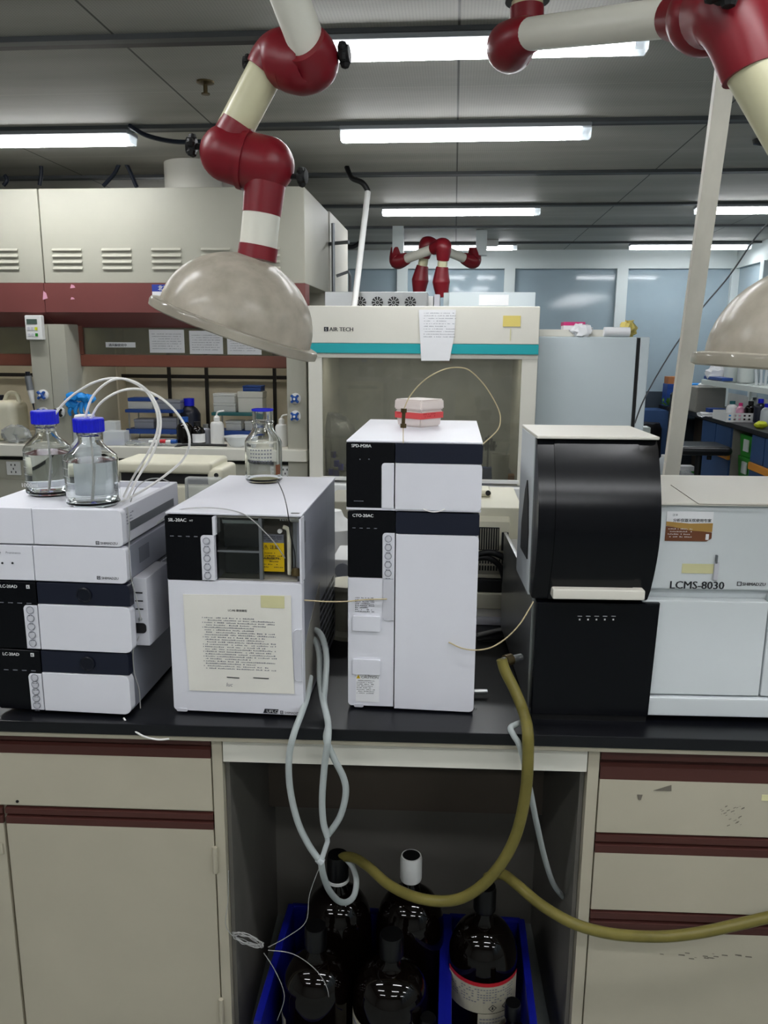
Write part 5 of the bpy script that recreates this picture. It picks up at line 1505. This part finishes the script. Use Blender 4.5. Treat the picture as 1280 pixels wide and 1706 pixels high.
# guard column with capillary loop
a = P(673, 681, y=1.5); c = P(672, 712, y=1.5)
t = thing('guard_column', 'small bronze column standing before the plastic box', 'column', c)
d = a - c
MB().tube([d * 0, d], .0035, 12, 0).build('barrel', 'brass_dark', t)
MB().tube([d * -.02, d * .2], .006, 6, 0).build('fitting', 'brass_dark', t); MB().tube([d * .8, d * 1.02], .006, 6, 0).build('fitting', 'brass_dark', t)
line('capillary', [(673, 682), (682, 662), (698, 642), (718, 626), (745, 614), (772, 613), (790, 623), (812, 648), (830, 680), (834, 700), (828, 718), (802, 742)], .0012, 'wire_tan', 'tan capillary arching from the bronze column over the detector', ys=[1.5, 1.5, 1.5, 1.5, 1.52, 1.55, 1.57, 1.6, 1.62, 1.62, 1.6, 1.55], n=6)
line('capillary', [(672, 712), (672, 724), (672, 738)], .0009, 'wire_tan', 'short straight capillary below the bronze column', ys=[1.5, 1.47, 1.44], n=6)
line('capillary', [(704, 847), (712, 851), (723, 853), (735, 851), (743, 847)], .001, 'ptfe', 'little white tube loop under the detector front', ys=[1.446, 1.438, 1.436, 1.438, 1.446], n=6)
line('capillary', [(748, 1070), (770, 1080), (795, 1083), (820, 1078), (845, 1062), (866, 1040), (880, 1018), (889, 1002)], .0014, 'wire_tan', 'tan capillary sweeping from the oven door to the black analyser', ys=[1.442, 1.43, 1.425, 1.425, 1.425, 1.425, 1.43, 1.438], n=6)

# --- mass analyser
FM = ((.164, 1.434, .8), R(3))
mx_ = lambda px, py=1050: L(px, py, FM, y=0).x
mz = lambda py, px=990: L(px, py, FM, y=0).z
t = thing('mass_spectrometer', 'large analyser with glossy black curved head and pale grey body', 'instrument', FM[0], FM[1])
xh0, xh1 = mx_(892, 850), mx_(1092, 800); ztp = mz(727); zmid = mz(1001)
# head: bulging profile in depth and height
n_ = 14; prof = []
for i in range(n_ + 1):
    f = i / n_; prof.append((-.05 * math.sin(math.pi * f) + .02 * f, zmid + .003 + (ztp - .006 - zmid) * f))
hd = MB().prism(prof + [(.06, ztp - .006), (.06, zmid + .003)], 'x', xh0, xh1 + .004, .004).build('head_cover', 'black_gloss', t, 25)
# raised centre sheet of the head
pr2 = [(y - .0025, z) for y, z in prof]
MB().prism(pr2 + [(.05, pr2[-1][1]), (.05, pr2[0][1])], 'x', xh0 + .03, xh1 - .03, .0015).build('head_sheet', 'black_gloss', hd, 25)
MB().box(xh0 - .002, xh1 + .004, .004, .205, ztp - .006, ztp, .002).build('head_top', 'lcms_cream', t)
MB().box(xh0 - .002, xh0 + .012, .03, .2, zmid - .0, ztp - .006, .002).build('head_side', 'lcms_grey', t)
MB().box(xh0 + .012, xh1, .03, .2, .12, ztp - .006).build('head_core', 'lcms_grey', t)
pp = [(.05, mz(945)), (.14, mz(945)), (.14, mz(900)), (.11, mz(835)), (.09, mz(815)), (.065, mz(850)), (.05, mz(900))]
MB().prism(pp, 'x', xh0 - .004, xh0 - .0015).build('side_opening', 'black_matte', t)
a = L(919, 995, FM, y=-.02); c = L(1073, 981, FM, y=-.02)
MB().box(a.x, c.x, -.032, .0, a.z, c.z, .003).build('handle_bar', 'lcms_cream', t)
xl0, xl1 = mx_(888, 1100), mx_(1090, 1100)
lw = MB().prism([(xl0, .012), (xl1 - .004, .012), (xl1 + .002, zmid - .002), (xl0 + .001, zmid - .002)], 'y', -.006, .03, .004).build('lower_cover', 'black_gloss', t)
MB().box(xl0 + .004, xl1 - .006, 0, .4, 0, .013).build('base_plinth', 'black_matte', t)
for k, px in enumerate((966, 980, 994, 1008, 1022)):
    q = L(px, 1032, FM, y=-.006); MB().box(q.x - .0014, q.x + .0014, -.0068, -.006, q.z - .0014, q.z + .0014).box(q.x - .004, q.x + .004, -.0066, -.006, q.z + .006, q.z + .0068).build('indicator', 'ink_white', lw)
# steel side plate
MB().box(xl0 - .004, xl0 + .004, .02, .49, .012, mz(990), .0015).build('side_plate', 'steel', t)
MB().box(xl0 + .004, xl0 + .1, .03, .47, .013, mz(1000)).build('body_core', 'panel_grey', t)
# pale body to the right
xb0, xb1 = xh1 + .001, xh1 + .42
zt = mz(842, 1190); zr1, zr2 = mz(987, 1190), mz(1003, 1190); zpl = mz(1163, 1190)
MB().box(xb0, xb1, .012, .3, zr1, zt, .006).build('upper_body', 'lcms_grey', t)
MB().box(xb0 - .0, xb1, .003, .32, zt - .002, zt + .004, .002).build('body_top', 'lcms_cream', t)
MB().box(xb0, xb1, .03, .3, .03, zr1).build('recess', 'lcms_grey', t)
xd1 = L(1275, 1080, FM, y=.006).x
MB().box(xb0 - .006, xd1 - .001, .006, .03, zpl + .002, zr2, .004).build('lower_door', 'lcms_grey', t)
MB().box(xd1 + .001, xb1, .006, .03, zpl + .002, zr2 + .01, .004).build('lower_door', 'lcms_grey', t)
MB().box(xb0 - .012, xb1, .0, .28, .012, zpl - .001, .004).build('plinth', 'lcms_grey', t)
for x in (xb0 + .02, xb1 - .06): MB().box(x, x + .04, .05, .09, 0, .013).build('foot', 'black_rubber', t)
g = MB()
q = [L(*s, FM, z=zt + .0045) for s in ((1118, 808), (1165, 840), (1290, 842))]
g.tube([v for v in q], .0006, 5, 0); g.build('top_seam', 'stain', t)
yf = .0115
a = L(1115, 980, FM, y=yf)
text(t, 'model_lettering', 'LCMS-8030', .0205, (a.x, yf - .0006, a.z), 'ink', bold=.028, wide=1.03)
a = L(1228, 976, FM, y=yf); sgn = MB().box(a.x, a.x + .008, yf - .0006, yf, a.z, a.z + .001).box(a.x, a.x + .0012, yf - .0006, yf, a.z, a.z + .008).box(a.x, a.x + .008, yf - .0006, yf, a.z + .007, a.z + .008).box(a.x + .0068, a.x + .008, yf - .0006, yf, a.z, a.z + .008); sgn.build('maker_sign', 'ink', t)
text(t, 'lettering', 'SHIMADZU', .0085, (a.x + .0095, yf - .0006, a.z + .0008), 'ink', bold=.025)
# stickers on it
rotm = Matrix.Rotation(FM[1], 3, 'Z')
a = L(1108, 901, FM, y=yf - .001); c = L(1190, 853, FM, y=yf - .001); W_ = c.x - a.x; H_ = c.z - a.z
st = thing('advert_sticker', 'white, gold and brown advertising sticker on the pale analyser body', 'sticker', Vector(FM[0]) + rotm @ Vector((a.x, yf, a.z)), FM[1])
MB().box(0, W_, -.0008, -.0001, H_ * .55, H_).build('white_area', 'paper_white', st)
MB().prism([(0, 0), (W_ * .9, 0), (W_, H_ * .1), (W_, H_ * .3), (W_ * .55, H_ * .38), (0, H_ * .5)], 'y', -.0009, -.0001).build('brown_area', 'sticker_brown', st)
MB().prism([(0, H_ * .52), (0, H_ * .66), (W_ * .5, H_ * .6), (W_, H_ * .62), (W_, H_ * .32), (W_ * .55, H_ * .36)], 'y', -.0011, -.0001).build('gold_area', 'gold', st)
text(st, 'lettering', '分析仪器无忧使用专家', W_ * .082, (W_ * .14, -.0014, H_ * .66), 'ink', bold=.025)
text(st, 'lettering', '汉丰', W_ * .06, (W_ * .12, -.0014, H_ * .85), 'ink_grey')
g = MB(); glyphs(g, (W_ * .05, -.0014, H_ * .4), (1, 0, 0), (0, 0, 1), W_ * .5, 4, H_ * .09, H_ * .05, 12); g.build('small_print', 'ink_white', st)
MB().box(W_ * .87, W_ * .94, -.0014, -.0001, H_ * .05, H_ * .25, .001).build('white_figure', 'paper_white', st)
a = L(1136, 955, FM, y=yf - .001); c = L(1190, 940, FM, y=yf - .001)
st = thing('yellowed_tape', 'yellowed strip of tape above the large model lettering', 'tape', Vector(FM[0]) + rotm @ Vector((a.x, yf, a.z)), FM[1])
MB().box(0, c.x - a.x, -.0006, -.0001, 0, c.z - a.z).build('strip', 'tape_yellow', st)
MB().box(c.x - a.x, c.x - a.x + .009, -.004, -.0001, -.012, .024, .002).build('metal_clip', 'casing_grey', st)
MB().box(c.x - a.x + .001, c.x - a.x + .005, -.005, -.0002, .02, .036, .001).build('clip_end', 'steel_dull', st)

# drain nozzle and hoses
a = P(868, 1095, y=1.47); c = P(838, 1102, y=1.44)
hd_ = thing('drain_hose', 'thick yellowed drain hose looping from the metal nozzle to the bottles', 'hose', c)
o = Vector(hd_.location)
MB().tube([a - o, c - o], .0075, 14, 0).build('nozzle', 'steel', hd_)
MB().tube([P(852, 1098, y=1.455) - o, P(842, 1101, y=1.445) - o], .0115, 10, 0).build('hose_clamp', 'brass_dark', hd_)
hp_ = [(836, 1098), (842, 1118), (858, 1150), (872, 1185), (879, 1215), (880, 1260), (876, 1320), (862, 1385), (838, 1435), (800, 1478), (755, 1500), (700, 1497), (650, 1475), (615, 1445), (592, 1430), (572, 1428), (562, 1440)]
hy = [1.44, 1.435, 1.42, 1.395, 1.335, 1.325, 1.325, 1.33, 1.335, 1.34, 1.35, 1.37, 1.42, 1.48, 1.52, 1.545, 1.55]
MB().tube([P(px, py, y=y) - o for (px, py), y in zip(hp_, hy)], .0105, 16, 6).build('hose', 'yellow_hose', hd_)
line('drain_hose', [(812, 1462), (836, 1456), (862, 1474), (900, 1506), (950, 1536), (1000, 1552), (1050, 1559), (1110, 1560), (1170, 1553), (1230, 1540), (1300, 1524), (1420, 1500), (1560, 1500), (1680, 1560), (1720, 1700)], .0105, 'yellow_hose', 'yellowed braided hose hanging across the right drawers', ys=[1.485, 1.45, 1.41, 1.37, 1.34, 1.335] + [1.34, 1.345, 1.35, 1.355, 1.36, 1.37, 1.4, 1.45, 1.5], cat='hose', n=16)
line('thin_hose', [(872, 1203), (860, 1207), (851, 1213), (856, 1225), (868, 1248), (882, 1310), (894, 1370), (908, 1430), (922, 1472), (938, 1494)], .0055, 'silicone', 'thin white hose hanging beside the yellow hose into the knee space', ys=[1.385, 1.365, 1.35, 1.342, 1.338, 1.345, 1.37, 1.42, 1.46, 1.5], cat='hose', n=12)

# silicone tubes from the autosampler
YS = 1.33
t = thing('silicone_tubing', 'branched translucent silicone tubes hanging from the autosampler over the bench edge', 'tubing', P(540, 1400, y=YS))
o = Vector(t.location)
def stube(pts, ys, nm='branch', r=.0062):
    return MB().tube([P(px, py, y=y) - o for (px, py), y in zip(pts, ys)], r, 14, 6).build(nm, 'silicone', t)
stube([(512, 1053), (526, 1050), (537, 1062), (544, 1095), (542, 1140), (540, 1170), (547, 1205), (544, 1232), (556, 1262), (573, 1297), (576, 1325), (566, 1362), (545, 1393)], [1.55, 1.53, 1.5, 1.47, 1.44, 1.42, 1.37, 1.325] + [1.325] * 5)
stube([(512, 1066), (524, 1066), (532, 1090), (533, 1130), (538, 1165), (546, 1200), (547, 1228), (541, 1275), (537, 1330), (539, 1370), (546, 1393)], [1.53, 1.52, 1.49, 1.46, 1.42, 1.36, 1.31] + [1.315] * 4)
stube([(517, 1128), (512, 1160), (502, 1190), (490, 1222), (482, 1260), (483, 1310), (495, 1365), (513, 1405), (532, 1433)], [1.47, 1.42, 1.37, 1.325] + [1.32] * 5)
MB().tube([P(545, 1392, y=1.323) - o, P(546, 1402, y=1.323) - o, P(536, 1432, y=1.32) - o], .0048, 12, 0).build('connector', 'frost', t)
MB().tube([P(530, 1430, y=1.32) - o, P(537, 1437, y=1.32) - o], .0078, 12, 0).build('connector', 'frost', t)
stube([(535, 1436), (539, 1458), (548, 1482), (563, 1500), (578, 1503), (590, 1492), (594, 1468), (588, 1445), (578, 1432)], [1.32, 1.33, 1.36, 1.4, 1.43, 1.46, 1.49, 1.52, 1.54], 'trunk')

# thin wire coil
g = MB(); rr = random.Random(11); c0 = P(414, 1566, y=1.35)
for k in range(7):
    pts = []; tilt = rr.uniform(-.2, .1); sa = rr.uniform(.026, .034); sb = rr.uniform(.006, .013); oxk = rr.uniform(-.004, .004)
    for i in range(17):
        a = 2 * math.pi * i / 16; u, v = sa * math.cos(a), sb * math.sin(a) + tilt * sa * math.cos(a) - .25 * sa * math.cos(a)
        pts.append(c0 + Vector((u + oxk, rr.uniform(-.003, .003), v)))
    g.tube(pts, .0008, 5, 3)
for pts in ([(388, 1560), (376, 1540), (380, 1500), (381, 1450)], [(447, 1578), (480, 1560), (510, 1535), (516, 1490), (535, 1438)], [(447, 1583), (490, 1590), (530, 1620), (548, 1660), (538, 1706)], [(440, 1588), (460, 1620), (474, 1660), (462, 1700)]):
    g.tube([P(px, py, y=1.345) for px, py in pts], .0008, 5, 6)
solo('wire_coil', g, 'wire_grey', 'loose coil of thin grey wire hanging at the left side of the knee space', 'wire')

# ------------------------------------------------------------------ bottles under the bench
def tray(pxa, pxb, lab):
    a = P(pxa, 1540, z=.2); c = P(pxb, 1540, z=.2); fr_ = P((pxa + pxb) / 2, 1740, z=.2)
    y0, y1 = 1.3, 1.63
    x0 = a.x; x1 = c.x
    t = thing('blue_crate', lab, 'crate', ((x0 + x1) / 2, y0, 0), 0, 'blue crates in the knee space')
    w = (x1 - x0) / 2; g = MB(); D_ = y1 - y0
    g.box(-w, w, 0, D_, 0, .006)
    for s_ in (-1, 1): g.prism([(s_ * (w - .012), 0), (s_ * (w - .006), 0), (s_ * (w + .004), .2), (s_ * (w - .004), .2)], 'y', 0, D_)
    g.box(-w, w, D_ - .006, D_, 0, .2).box(-w, w, 0, .006, 0, .16)
    g.build('crate_body', 'crate_blue', t)
    MB().box(-w - .01, -w + .006, -.004, D_ + .004, .19, .205, .003).box(w - .006, w + .01, -.004, D_ + .004, .19, .205, .003).box(-w, w, D_ - .004, D_ + .008, .19, .205, .003).build('rim', 'crate_blue', t)


tray(478, 738, 'blue crate holding the left group of dark solvent bottles')
tray(749, 868, 'blue crate holding the labelled solvent bottle')


def solvent(px, py, y, r, h, cap, lab, label=None, ringm=None):
    z = .007; c = P(px, py, y=y)
    t = thing('solvent_bottle', lab, 'bottle', (c.x, y, z), 0, 'dark solvent bottles under the bench')
    rn = r * .24 if r > .05 else r * .36
    prof = [(0, 0), (r * .92, 0), (r, .01), (r, h * .55)] + [(rn + (r - rn) * math.cos(R(90 * f)) ** .9, h * .55 + h * .23 * math.sin(R(90 * f))) for f in (.2, .4, .6, .8, .95)] + [(rn, h * .82), (rn, h * .86), (0, h * .86)]
    MB().lathe(prof, n=44).build('body', 'brown_glass', t)
    MB().lathe([(rn * 1.25, h * .855), (rn * 1.32, h * .865), (rn * 1.32, h * .98), (rn * 1.2, h), (0, h)], n=28).build('cap', cap, t)
    if cap == 'white_plastic': MB().lathe([(0, h + .0004), (rn * 1.05, h + .0004)], n=24).build('cap_top', 'black_matte', t)
    if ringm: MB().lathe([(rn * 1.15, h * .835), (rn * 1.38, h * .84), (rn * 1.38, h * .855), (rn * 1.15, h * .86)], n=28).build('seal_ring', ringm, t)
    return t, r, h


def wrap(t, r, z0, z1, a0, a1, m, nm='bottle_label', off=.0006, n=18):
    g = MB()
    for k in range(n):
        u0 = R(a0 + (a1 - a0) * k / n); u1 = R(a0 + (a1 - a0) * (k + 1) / n); q = r + off
        g.quad((q * math.cos(u0), q * math.sin(u0), z0), (q * math.cos(u1), q * math.sin(u1), z0), (q * math.cos(u1), q * math.sin(u1), z1), (q * math.cos(u0), q * math.sin(u0), z1))
    return g.build(nm, m, t)


solvent(563, 1455, 1.55, .076, .395, 'black_cap', 'rear left solvent bottle, tubes run into its black cap', ringm='white_plastic')
solvent(685, 1455, 1.555, .076, .4, 'white_plastic', 'rear solvent bottle with white screw cap')
t, r, h = solvent(527, 1620, 1.40, .072, .335, 'black_cap', 'front left solvent bottle with a paper tag at its left side')
wrap(t, r, .1, .15, -172, -140, 'shaded_label')
t, r, h = solvent(652, 1620, 1.392, .078, .335, 'black_cap', 'front middle solvent bottle with wide white label')
wrap(t, r, .06, .17, -172, -55, 'shaded_label')
g = wrap(t, r, .155, .158, -160, -110, 'ink_blue', 'label_print', .001)
t, r, h = solvent(808, 1500, 1.49, .074, .385, 'black_cap', 'solvent bottle with red-topped white label in the narrow crate')
wrap(t, r, .14, .212, -160, -20, 'shaded_label'); wrap(t, r, .204, .213, -160, -20, 'red_label', 'label_band', .001); wrap(t, r, .07, .139, -98, -45, 'shaded_label')
g = MB(); rr = random.Random(5)
for z in (.196, .19, .184, .178, .172, .166):
    for k in range(26):
        if rr.random() < .7:
            u0 = R(-155 + 4.6 * k); u1 = u0 + R(3.2); q = r + .0014; g.quad((q * math.cos(u0), q * math.sin(u0), z), (q * math.cos(u1), q * math.sin(u1), z), (q * math.cos(u1), q * math.sin(u1), z + .0025), (q * math.cos(u0), q * math.sin(u0), z + .0025))
g.build('label_print', 'ink_grey', t); g = MB()
for z in (.125, .117, .109, .101, .093, .085):
    for k in range(9):
        u0 = R(-95 + 5 * k); u1 = u0 + R(4); q = r + .0014; g.quad((q * math.cos(u0), q * math.sin(u0), z), (q * math.cos(u1), q * math.sin(u1), z), (q * math.cos(u1), q * math.sin(u1), z + .003), (q * math.cos(u0), q * math.sin(u0), z + .003))
g.build('label_print', 'ink_grey', t)
g = MB()
for ac in (-75, -52):
    q = r + .0016; zc = .153; d_ = .009; th_ = .0014
    pts = [(0, d_), (d_, 0), (0, -d_), (-d_, 0)]; inn = [(0, d_ - th_ * 1.4), (d_ - th_ * 1.4, 0), (0, -d_ + th_ * 1.4), (-d_ + th_ * 1.4, 0)]
    f_ = lambda u, v: (q * math.cos(R(ac) + u / r), q * math.sin(R(ac) + u / r), zc + v)
    for i in range(4): g.quad(f_(*pts[i]), f_(*pts[(i + 1) % 4]), f_(*inn[(i + 1) % 4]), f_(*inn[i]))
    g.quad(f_(-.002, -.003), f_(.002, -.003), f_(.0015, .003), f_(-.001, .004))
g.build('hazard_diamond', 'ink', t)
solvent(714, 1680, 1.335, .034, .2, 'black_cap', 'small front solvent bottle with white neck ring', ringm='white_plastic')
solvent(855, 1670, 1.36, .034, .225, 'black_cap', 'small dark bottle with black cap before the labelled bottle')

# ------------------------------------------------------------------ things behind the instruments on the bench
YP = 2.05
a = P(190, 760, y=YP); c = P(352, 760, y=YP)
t = thing('beige_plotter', 'wide beige printer behind the left stack and autosampler', 'printer', (a.x, YP, .8))
W_ = c.x - a.x; z1 = P(280, 790, y=YP).z - .8; z0 = P(280, 798, y=YP).z - .8; ztop = P(280, 770, y=YP).z - .8
MB().box(0, W_, 0, .16, z1, ztop, .01, 3).build('lid', 'beige_plastic', t)
MB().box(.01, W_ - .01, .015, .15, z0 - .02, z1).build('paper_slot', 'black_matte', t)
MB().box(0, W_ + .03, 0, .18, .0, z0 - .015, .01).build('body', 'beige_plastic', t)
MB().box(W_ - .015, W_ + .03, .0, .14, z0 - .02, ztop - .015, .012, 3).build('end_cap', 'beige_plastic', t)
MB().cyl((W_ + .012, -.002, z1 + .0), (W_ + .012, .004, z1 + .0), .006).build('knob', 'black_matte', t)
a = P(306, 796, y=1.95); c = P(368, 838, y=1.95)
solo('clear_cover', MB().box(a.x, c.x, 1.95, 1.98, .8, a.z, .006), 'film', 'clear plastic cover between the bottle tray and autosampler', 'cover')
# between autosampler and oven
a = P(566, 960, y=1.95)
t = thing('white_gauge_box', 'white box with round gauge in the gap beside the column oven', 'box', (P(552, 960, y=1.95).x, 1.95, .8))
W_ = P(600, 960, y=1.95).x - t.location.x; z0, z1 = P(566, 965, y=1.95).z - .8, P(566, 932, y=1.95).z - .8
MB().box(0, W_, 0, .15, .0, z1, .006).build('casing', 'white_plastic', t)
MB().lathe([(0, 0), (.02, 0), (.02, .004), (0, .004)], (P(571, 948, y=1.95).x - t.location.x, 0, z1 - .03), 20, Quaternion((1, 0, 0), R(90))).build('gauge', 'side_grey', t)
a = P(572, 985, y=1.9)
t = thing('wire_spool', 'beige wire spool in the gap beside the column oven', 'spool', (a.x + .02, 1.85, .8))
MB().lathe([(.03, .0), (.05, .0), (.05, .01), (.04, .02), (.04, a.z - .8 + .02), (.05, a.z - .8 + .03), (.05, a.z - .8 + .04), (0, a.z - .8 + .04)], n=28).build('spool_body', 'beige_plastic', t)
a = P(556, 880, y=2.1)
t = thing('plastic_jug', 'white plastic jug behind the autosampler edge', 'jug', (P(552, 900, y=2.15).x, 2.2, .8))
zz = P(556, 850, y=2.2).z - .8
MB().lathe([(0, 0), (.06, 0), (.065, .02), (.065, zz * .8), (.03, zz * .92), (.022, zz), (0, zz)], n=28).build('body', 'white_plastic', t)
a = P(566, 872, y=2.35)
solo('rear_panel_box', MB().box(P(545, 900, y=2.4).x, P(620, 900, y=2.4).x, 2.4, 2.6, .8, P(566, 835, y=2.4).z, .006), 'beige_dark', 'grey beige box behind the gap left of the oven', 'box')
for k, (pts, lab) in enumerate((([(555, 1000), (565, 1020), (578, 1040), (590, 1070)], 'black cable behind the autosampler, upper of two'), ([(556, 1040), (568, 1055), (580, 1062), (600, 1066)], 'black cable behind the autosampler, lower of two'))):
    q = [P(px, py, y=1.85) for px, py in pts]
    solo('mains_cable', MB().tube(q, .006, 8), 'cable_black', lab, 'cable')
# stack right of the oven
YQ = 1.95
gx = lambda px, y=YQ: P(px, 1000, y=y).x
gz = lambda py, y=YQ: P(832, py, y=y).z
xa, xb = gx(760), gx(880)
zc_ = [.8, gz(1052), gz(1020), gz(1008), gz(988), gz(968)]
solo('flat_case', MB().box(xa, xb, YQ, YQ + .3, .8, gz(1030), .004), 'casing_grey', 'lowest flat grey case beside the column oven', 'case')
solo('paper_stack', MB().box(xa + .005, xb - .01, YQ + .01, YQ + .28, gz(1030), gz(1016), .001).rough(.0008, 2, 3), 'paper', 'stack of papers between two flat cases', 'papers')
solo('flat_case', MB().box(xa, xb, YQ + .0, YQ + .3, gz(1016), gz(990), .004), 'beige_plastic', 'flat beige case under the black switch box', 'case')
solo('switch_box', MB().box(xa, xb, YQ + .01, YQ + .3, gz(990), gz(968), .004), 'black_matte', 'black flat box below the vented unit', 'box')
za, zb2 = gz(968), gz(925)
t = thing('vented_unit', 'beige unit with grey slotted front under the printer', 'computer', (xa, YQ + .02, za))
MB().box(0, xb - xa, .0, .3, 0, zb2 - za, .004).build('casing', 'beige_plastic', t)
x_v = gx(849, YQ + .02) - xa
MB().box(.0, x_v, -.004, .0, .012, (zb2 - za) - .0, .001).build('front_grille', 'beige_dark', t)
g = MB()
for k in range(20):
    for j in range(2): g.box(x_v - .01 - .007 * k, x_v - .006 - .007 * k, -.0048, -.0038, .022 + .018 * j, .035 + .018 * j)
g.build('grille_slots', 'black_matte', t)
zp0, zp1 = zb2 + .001, gz(848)
t = thing('beige_printer', 'beige dot matrix printer on the vented unit, right of the column oven', 'printer', (xa, YQ, zp0))
H_ = zp1 - zp0; x_p = gx(845) - xa; x_q = gx(866) - xa
MB().box(0, x_q, .02, .32, .0, H_, .006).build('body', 'beige_plastic', t)
MB().prism([(-.0, H_ * .2), (-.0, H_ * .72), (.06, H_ * .98), (.1, H_ * .98), (.1, H_ * .2)], 'x', 0, x_p, .003).build('front_cover', 'beige_plastic', t)
MB().box(0, gx(828) - xa, -.003, .002, H_ * .1, H_ * .6).build('paper_slot', 'black_matte', t)
g = MB()
for k in range(14): x = gx(826) - xa - .006 * k; g.box(x - .002, x, -.005, -.003, H_ * .12, H_ * .58)
g.build('slot_ribs', 'beige_dark', t)
MB().box(gx(832) - xa, gx(843) - xa, -.003, .001, H_ * .1, H_ * .5).build('latch_recess', 'black_matte', t)
t2 = thing('beige_adapter', 'small beige device standing on the printer beside the detector', 'device', (gx(800, 2.1), 2.1, zp1))
MB().box(-.05, P(819, 820, y=2.1).x - t2.location.x, 0, .08, 0, P(810, 817, y=2.1).z - zp1, .01, 3).build('body', 'beige_plastic', t2)
MB().cyl((.0 + .012, -.002, .012), (.012, .002, .012), .007).build('dial', 'black_matte', t2)
for k, (pts, lab) in enumerate((([(795, 925), (815, 920), (838, 928), (855, 945), (866, 962)], 'thick black cable arching over the vented unit, outer one'), ([(795, 930), (815, 930), (832, 942), (840, 962), (842, 975)], 'thick black cable arching over the vented unit, inner one'))):
    solo('mains_cable', MB().tube([P(px, py, y=YQ - .03) for px, py in pts], .0075, 10), 'cable_black', lab, 'cable')
for k, (pts, m_, lab) in enumerate((([(795, 1058), (820, 1052), (850, 1046), (872, 1044)], 'wire_grey', 'grey cable lying on the worktop beside the oven'), ([(795, 1066), (825, 1064), (858, 1060)], 'cable_black', 'black cable lying on the worktop beside the oven'))):
    solo('bench_cable', MB().tube([P(px, py, z=.806) for px, py in pts], .005, 8), m_, lab, 'cable')
p = P(806, 1155, z=.81)
solo('pipe_stub', MB().tube([P(790, 1152, z=.812), P(812, 1152, z=.812)], .005, 10, 0), 'steel', 'short steel pipe stub at the foot of the column oven', 'pipe')

# leaning trunking pole and thin wire
a = P(1117, 797, y=2.35); c = P(1229, -30, y=1.95)
dv = (c - a); tt = (CZ - a.z) / dv.z; c = a + dv * tt; lo = a + dv * ((.8 - a.z) / dv.z)
t = thing('trunking_pole', 'tall leaning white trunking pole behind the pale analyser body', 'pole', lo)
d = (c - lo); q = Vector((0, 0, 1)).rotation_difference(d.normalized()).to_matrix().to_4x4()
MB().box(-.021, .021, -.012, .012, 0, d.length - .01, .002, m=q).build('trunking', 'pole_paint', t)
line('hanging_wire', [(1300, 352), (1262, 392), (1215, 460), (1165, 520), (1115, 592), (1075, 662), (1058, 705)], .0022, 'steel_dull', 'thin dark wire slanting down past the leaning pole', ys=[2.0, 2.05, 2.15, 2.2, 2.3, 2.4, 2.45], cat='wire', n=6)
p = P(1275, 232, z=CZ)
solo('ceiling_speaker', MB().lathe([(.0, 0), (.06, 0), (.055, -.02), (.02, -.03), (0, -.03)], p, 24), 'black_matte', 'small dark fitting on the ceiling at the right frame edge', 'fitting')
